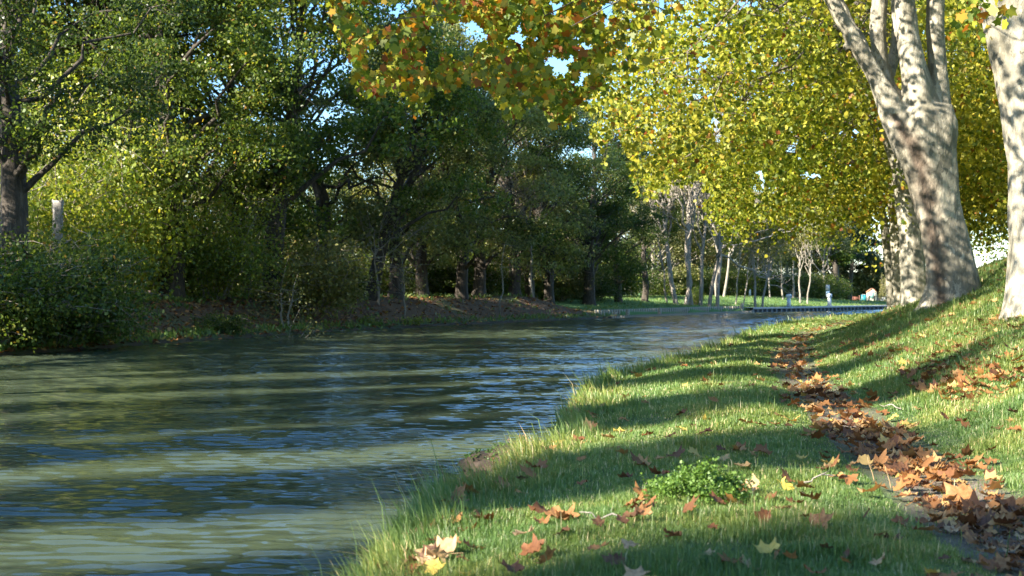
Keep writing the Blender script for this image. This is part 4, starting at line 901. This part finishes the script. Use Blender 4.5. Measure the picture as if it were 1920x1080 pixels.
# lawn blades beyond the piles
x = rg.uniform(4, 60, 90000); y = rg.uniform(72, 128, 90000); S_, L_, P_ = fields(x, y); k = (L_ > 1.9) & (L_ < 20); x, y = x[k], y[k]; z = height(x, y, (S_[k], L_[k], P_[k]))
V, Fc, rn = leaves(np.column_stack([x, y, z]), .13 * rg.uniform(.5, 1.2, len(x)), SPEAR, .3, rng=rg, droop=-1.5)
tag(mobj('lawn_grass', npmesh('lawn_grass', V, Fc, M['grass_blade'], False, {'rnd': ('FACE', rn * .7)})), 'mown grass on the lawn beyond the piled bank', 'grass', kind='stuff')

# ------------------------------------------------------------------ fallen plane leaves
def fallen_kit(seed):
    rg = np.random.default_rng(seed); out = []
    base = PALM * [rg.uniform(.9, 1.1), 1]
    for a, b in zip(base, np.roll(base, -1, 0)): out += [a, a * .5 + b * .5 + rg.normal(size=2) * .012 + (a + b) * .012]
    o = np.array(out); c = np.array([0, .12]); m = c + (o - c) * .5; n = len(o)
    V = np.vstack([[c], m, o]); cu, cv, tw = rg.uniform(-.8, 1.3), rg.uniform(-.5, .9), rg.uniform(-.8, .8)
    z = cu * V[:, 0] ** 2 * 1.3 + cv * (V[:, 1] - .1) ** 2 + tw * V[:, 0] * V[:, 1]; z[1 + n:] += rg.normal(size=n) * .06 + np.tile([.05, -.02], n // 2); z *= .75; z -= np.percentile(z, 12)
    V = np.column_stack([V, z]); i = np.arange(n); j = (i + 1) % n
    st = np.array([[-.008, -.28, z[0]], [.008, -.28, z[0]], [.008, .1, z[0] + .01], [-.008, .1, z[0] + .01]]); b = len(V)
    return np.vstack([V, st]), np.column_stack([0 * i, 1 + i, 1 + j]), np.vstack([np.column_stack([1 + i, 1 + n + i, 1 + n + j, 1 + j]), [[b, b + 1, b + 2, b + 3]]])
FK = [fallen_kit(200 + i) for i in range(9)]
def dry_mats():
    out = []
    for i, (a, b) in enumerate([((.24, .10, .03), (.44, .22, .08)), ((.17, .06, .02), (.33, .13, .04)), ((.38, .22, .10), (.60, .40, .21)), ((.09, .04, .02), (.19, .085, .035)), ((.62, .42, .07), (.70, .50, .12))]):
        m, nt, p = mat('fallen_leaf_%d' % i); nse = noise(nt, 6, 4, .6, objv(nt)); c = ramp(nt, nse, [(.35, a), (.65, b)]); nt.links.new(c, p.inputs['Base Color']); p.inputs['Roughness'].default_value = .6
        t = nt.nodes.new('ShaderNodeBsdfTranslucent'); nt.links.new(c, t.inputs[0]); ms = nt.nodes.new('ShaderNodeMixShader'); ms.inputs[0].default_value = .25
        nt.links.new(p.outputs[0], ms.inputs[1]); nt.links.new(t.outputs[0], ms.inputs[2]); nt.links.new(ms.outputs[0], nt.nodes['Material Output'].inputs[0]); out.append(m)
    return out
DM = dry_mats()
FM = [[npmesh('fallen_leaf', v, [t, q], dm, True) for (v, t, q) in FK] for dm in DM]
rg = np.random.default_rng(300)
x, y = scatter(60000, 4.3, 60, .42, rg, .3); S_, L_, P_ = fields(x, y)
dens = 1.2 * np.exp(-(P_ / .24) ** 2) * (.35 + .9 * vnoise(x, y, 1.1, 31)) + .032 * (S_ > .1) * (.3 + 1.3 * vnoise(x, y, 1.6, 32)) + 2.0 * (P_ > .8) * np.clip(vnoise(x, y * .7, .8, 33) - .36, 0, 1) * 1.4 + .12 * np.exp(-(S_ - .3) ** 2 / .05)
dens *= np.where((y < 7.5) & (abs(P_) < .5), .6, 1)
k = (rg.random(len(x)) < dens * .5) & (S_ > .08) & (L_ < S_) & (x > -1.5)
x, y, S_, P_, L_ = x[k], y[k], S_[k], P_[k], L_[k]; z = height(x, y, (S_, L_, P_))
hero = [(845, 1035, .2, 2, 'large pale tan plane leaf lying curled in the grass at the bottom, left of centre'), (1040, 968, .16, 0, 'broad orange brown plane leaf lying flat in the grass, lower middle'), (1235, 0, 0, 0, ''),
        (885, 895, .15, 3, 'dark red brown plane leaf standing up at the waterside'), (1002, 818, .12, 2, 'cream pale plane leaf upright among dry weeds at the water edge'), (1418, 918, .14, 2, 'bright cream and orange leaf propped up right of the green herb clump'),
        (1465, 905, .13, 4, 'yellow leaf lying in sunlit grass right of the propped cream leaf'), (1060, 800, .10, 0, 'orange leaf hanging at the grassy edge above the dry weeds'), (1168, 893, .09, 3, 'small dark leaf in shaded grass left of the herb clump'),
        (1170, 1050, .10, 3, 'dull brown leaf in the shaded grass at the bottom, centre'), (1790, 1075, .15, 0, 'big tan leaf cut by the bottom edge near the right'), (1408, 845, .08, 2, 'small pale leaf standing upright in the grass above the herb clump'),
        (1812, 935, .17, 0, 'large bright orange leaf on the gravel of the path at right'), (1900, 955, .15, 1, 'orange brown leaf at the right edge beside the gravel'), (1700, 880, .15, 3, 'dark curled leaf on the shaded path pile'),
        (1520, 980, .13, 0, 'flat orange leaf in lit grass left of the gravel'), (880, 1022, .10, 1, 'small reddish leaf upright behind the large pale tan one'), (725, 1050, .09, 0, 'orange leaf in the grass at the lower left corner of the bank'),
        (1330, 0, 0, 0, ''), (995, 1035, .11, 1, 'brown folded leaf in the grass right of the large pale tan one')]
def put_leaf(x, y, z, s, mi, label, group, tilt=.35):
    o = mobj('fallen_leaf', FM[mi][int(rg.integers(0, 9))], None, (x, y, z)); o.scale = (s,) * 3
    o.rotation_euler = (rg.normal() * tilt, rg.normal() * tilt, rg.random() * 6.28); return tag(o, label, 'leaf', group)
for (px, py, s, mi, lb) in hero:
    if s == 0: continue
    gx0, gy0 = ground_pt(px, py, .47); 
    for _ in range(4): zz = gz(gx0, gy0); gx0, gy0 = ground_pt(px, py, zz + .04)
    put_leaf(gx0, gy0, gz(gx0, gy0) + .035, s, mi, lb, 'fallen plane leaves', .55 if 'upright' in lb or 'stand' in lb or 'prop' in lb else .25)
ordr = np.argsort(y); ind = ordr[:270]; rest = ordr[270:]
LBL = {0: ('dry orange brown plane leaf among the many on the footpath', 'dry orange brown plane leaf lying loose in the grass'), 1: ('reddish brown plane leaf among the many on the footpath', 'reddish brown plane leaf lying loose in the grass'),
       2: ('pale tan plane leaf among the many on the footpath', 'pale tan plane leaf lying loose in the grass'), 3: ('dark brown plane leaf among the many on the footpath', 'dark brown plane leaf lying loose in the grass'), 4: ('yellow plane leaf among the many on the footpath', 'yellow plane leaf lying loose in the grass')}
for i in ind:
    mi = int(rg.choice([0, 1, 2, 3, 4], p=[.28, .26, .15, .27, .04])); onp = abs(P_[i]) < .45
    put_leaf(x[i], y[i], z[i] + (.012 if onp else .03) + rg.random() * .02, rg.uniform(.05, .105), mi, LBL[mi][0 if onp else 1], 'fallen plane leaves on the footpath' if onp else 'fallen plane leaves in the grass', .16 if onp else .35)
# twigs dropped by the planes
for (px, py, a, lb) in [(1500, 905, .4, 'thin dead twig lying in the grass left of the footpath'), (1690, 770, 2.2, 'thin dead twig lying across the leaves of the footpath'), (1180, 985, 2.7, 'short dead twig in the shaded grass at the lower middle')]:
    x0, y0 = ground_pt(px, py, .45); z0 = gz(x0, y0) + .02; q = limb([x0, y0, z0], [x0 + .22 * math.cos(a), y0 + .22 * math.sin(a), z0 + .02], .03, 6, rg, .05)
    mb = MB(); mb.tube(q, [.005, .005, .004, .004, .003, .002], 6); mb.tube([q[3], q[3] + [.05, .03, .015]], [.003, .001], 5); tag(mb.build('twig', M['twig'], None, True), lb, 'twig')
# all farther ones
VV, TT, QQ, nn_ = [], [], [], 0; slots_t, slots_q = [], []
for i in rest:
    v, t, q = FK[int(rg.integers(0, 9))]; s = rg.uniform(.07, .13); a = rg.random() * 6.28; ca, sa = math.cos(a), math.sin(a); tx, ty = rg.normal() * .3, rg.normal() * .3
    w = v * s; w = np.column_stack([w[:, 0] * ca - w[:, 1] * sa, w[:, 0] * sa + w[:, 1] * ca, w[:, 2] + w[:, 0] * tx + w[:, 1] * ty])
    VV.append(w + [x[i], y[i], z[i] + .02 + .02 * rg.random()]); TT.append(t + nn_); QQ.append(q + nn_); nn_ += len(v); r_ = rg.random(); slots_t.append(np.full(len(t), r_)); slots_q.append(np.full(len(q), r_))
me = npmesh('fallen_leaves', np.vstack(VV), [np.vstack(TT), np.vstack(QQ)], M['dry_leaf'], True, {'rnd': ('FACE', np.concatenate(slots_t + slots_q))})
tag(mobj('fallen_leaves', me), 'orange and brown fallen leaves strewn over the farther path and grass slope', 'leaf litter', kind='stuff')
print('grass', n, 'fallen', len(x))

# ------------------------------------------------------------------ small plants in the foreground
gx0, gy0 = ground_pt(1315, 935, .47); g = gz(gx0, gy0)
r = empty('herb_clump', (gx0, gy0, g), 0, 'bright green feathery herb clump in the grass, lower right of centre', 'herb'); rg = np.random.default_rng(41)
mb = MB(); LP = []
for _ in range(34):
    a = rg.random() * 6.28; L = rg.uniform(.06, .25); hz = rg.uniform(.07, .24) * (1 - .55 * L / .2); e = np.array([math.cos(a) * L, math.sin(a) * L, hz]); p = limb([0, 0, 0], e, .2, 8, rg, .03); mb.tube(p, np.linspace(.003, .001, 8), 4, cap=False)
    for q in p[3:]:
        for _ in range(9): LP.append(q + rg.normal(size=3) * [.030, .030, .018])
mb.build('stems', M['herb_leaf'], r, True)
LP = np.repeat(np.array(LP), 4, 0); LP = LP + rg.normal(size=LP.shape) * .008; V, Fc, rn = leaves(LP, .016 * rg.uniform(.6, 1.3, len(LP)), PALM, .8, rng=rg)
mobj('foliage', npmesh('foliage', V, Fc, M['herb_leaf'], False, {'rnd': ('FACE', rn)}), r)
m, nt, p = mat('dry_stalk'); p.inputs['Base Color'].default_value = (.36, .24, .12, 1); p.inputs['Roughness'].default_value = .8; M['dry_stalk'] = m
m, nt, p = mat('dry_bloom'); p.inputs['Base Color'].default_value = (.32, .13, .06, 1); p.inputs['Roughness'].default_value = .9; M['dry_bloom'] = m
def dry_weed(px, py, h, n, label, seed, sp=.5):
    x, y = ground_pt(px, py, .33); rg = np.random.default_rng(seed); r = empty('dry_weed', (x, y, gz(x, y) - .02), 0, label, 'weed'); mb = MB(); tips = []
    for _ in range(n):
        e = np.array([rg.normal() * sp * h - .2 * h, rg.normal() * sp * h * .5, h * rg.uniform(.6, 1.05)]); p = limb([0, 0, 0], e, .05, 6, rg, .03); mb.tube(p, np.linspace(.0022, .001, 6), 4, cap=False)
        for q in p[2:]: t = q + rg.normal(size=3) * h * .1 + [0, 0, .02]; mb.tube([q, t], [.001, .0006], 3, cap=False); tips.append(t)
        tips.append(e)
    mb.build('stems', M['dry_stalk'], r, True); T = np.repeat(np.array(tips), 7, 0); T = T + rg.normal(size=T.shape) * .006; V, Fc, rn = leaves(T, .011, KITE, .3, rng=rg); mobj('seed_heads', npmesh('seed_heads', V, Fc, M['dry_bloom']), r)
dry_weed(1000, 838, .19, 9, 'dry reddish weed with seed heads leaning over the water', 1)
dry_weed(960, 850, .12, 6, 'short dry weed nearest the water at the undercut bank', 2)
dry_weed(1172, 668, .16, 2, 'thin dark bare stalk standing in the water beyond the grassy point', 3, .25)
# undercut clod of earth at the water edge
x0, y0 = ground_pt(952, 868, .22); r = empty('earth_clod', (x0 + .02, y0, .0), 0, 'mossy undercut clod of dark earth at the water edge', 'clod')
bm = bmesh.new(); bmesh.ops.create_icosphere(bm, subdivisions=4, radius=1)
for v in bm.verts:
    c = v.co; f = 1 + .35 * mnoise.fractal(c * 1.7, 1, 2, 4); v.co = Vector((c.x * .30 * f, c.y * .28 * f, .18 + c.z * .16 * f))
me = bpy.data.meshes.new('earth'); bm.to_mesh(me); bm.free(); me.materials.append(simple('dark_earth', (.06, .04, .025), .95, 20, .5, bd=.02)); mobj('earth', me, r)
LP = np.array([v.co[:] for v in me.vertices if v.co.z > .26]); LP = np.repeat(LP, 7, 0); LP = LP + rg.normal(size=LP.shape) * .01; V, Fc, rn = leaves(LP, .022, KITE, .8, rng=rg); mobj('moss', npmesh('moss', V, Fc, M['herb_leaf'], False, {'rnd': ('FACE', rn * .5)}), r)
# tall grass stalks
for (px, py, hpx, lx, lb) in [(1640, 900, 45, -14, 'tall dry grass stalk leaning left beside the shaded path'), (1672, 915, 42, -12, 'pale dry stalk standing in the lit grass left of the gravel'), (1662, 715, 50, 3, 'thin brown stalk standing in the grass right of the path'), (1885, 1060, 55, 6, 'green stalk at the lower right beside the gravel'),
                              (782, 950, 65, -12, 'green reed stalk rising against the water, lower left'), (855, 905, 30, 3, 'thin green stalk against the water left of the clod')]:
    x, y = ground_pt(px, py, .45 if px > 900 else .3); z0 = gz(x, y); x, y = ground_pt(px, py, z0); z0 = gz(x, y); h = hpx / F * y; mb = MB(); p = limb([x, y, z0 - .01], [x + lx / F * y, y, z0 + h], .03, 7, rg, .01); mb.tube(p, np.linspace(.003, .0012, 7), 5)
    tag(mb.build('grass_stalk', M['dry_stalk'] if 'green' not in lb else M['herb_leaf'], None, True), lb, 'stalk')
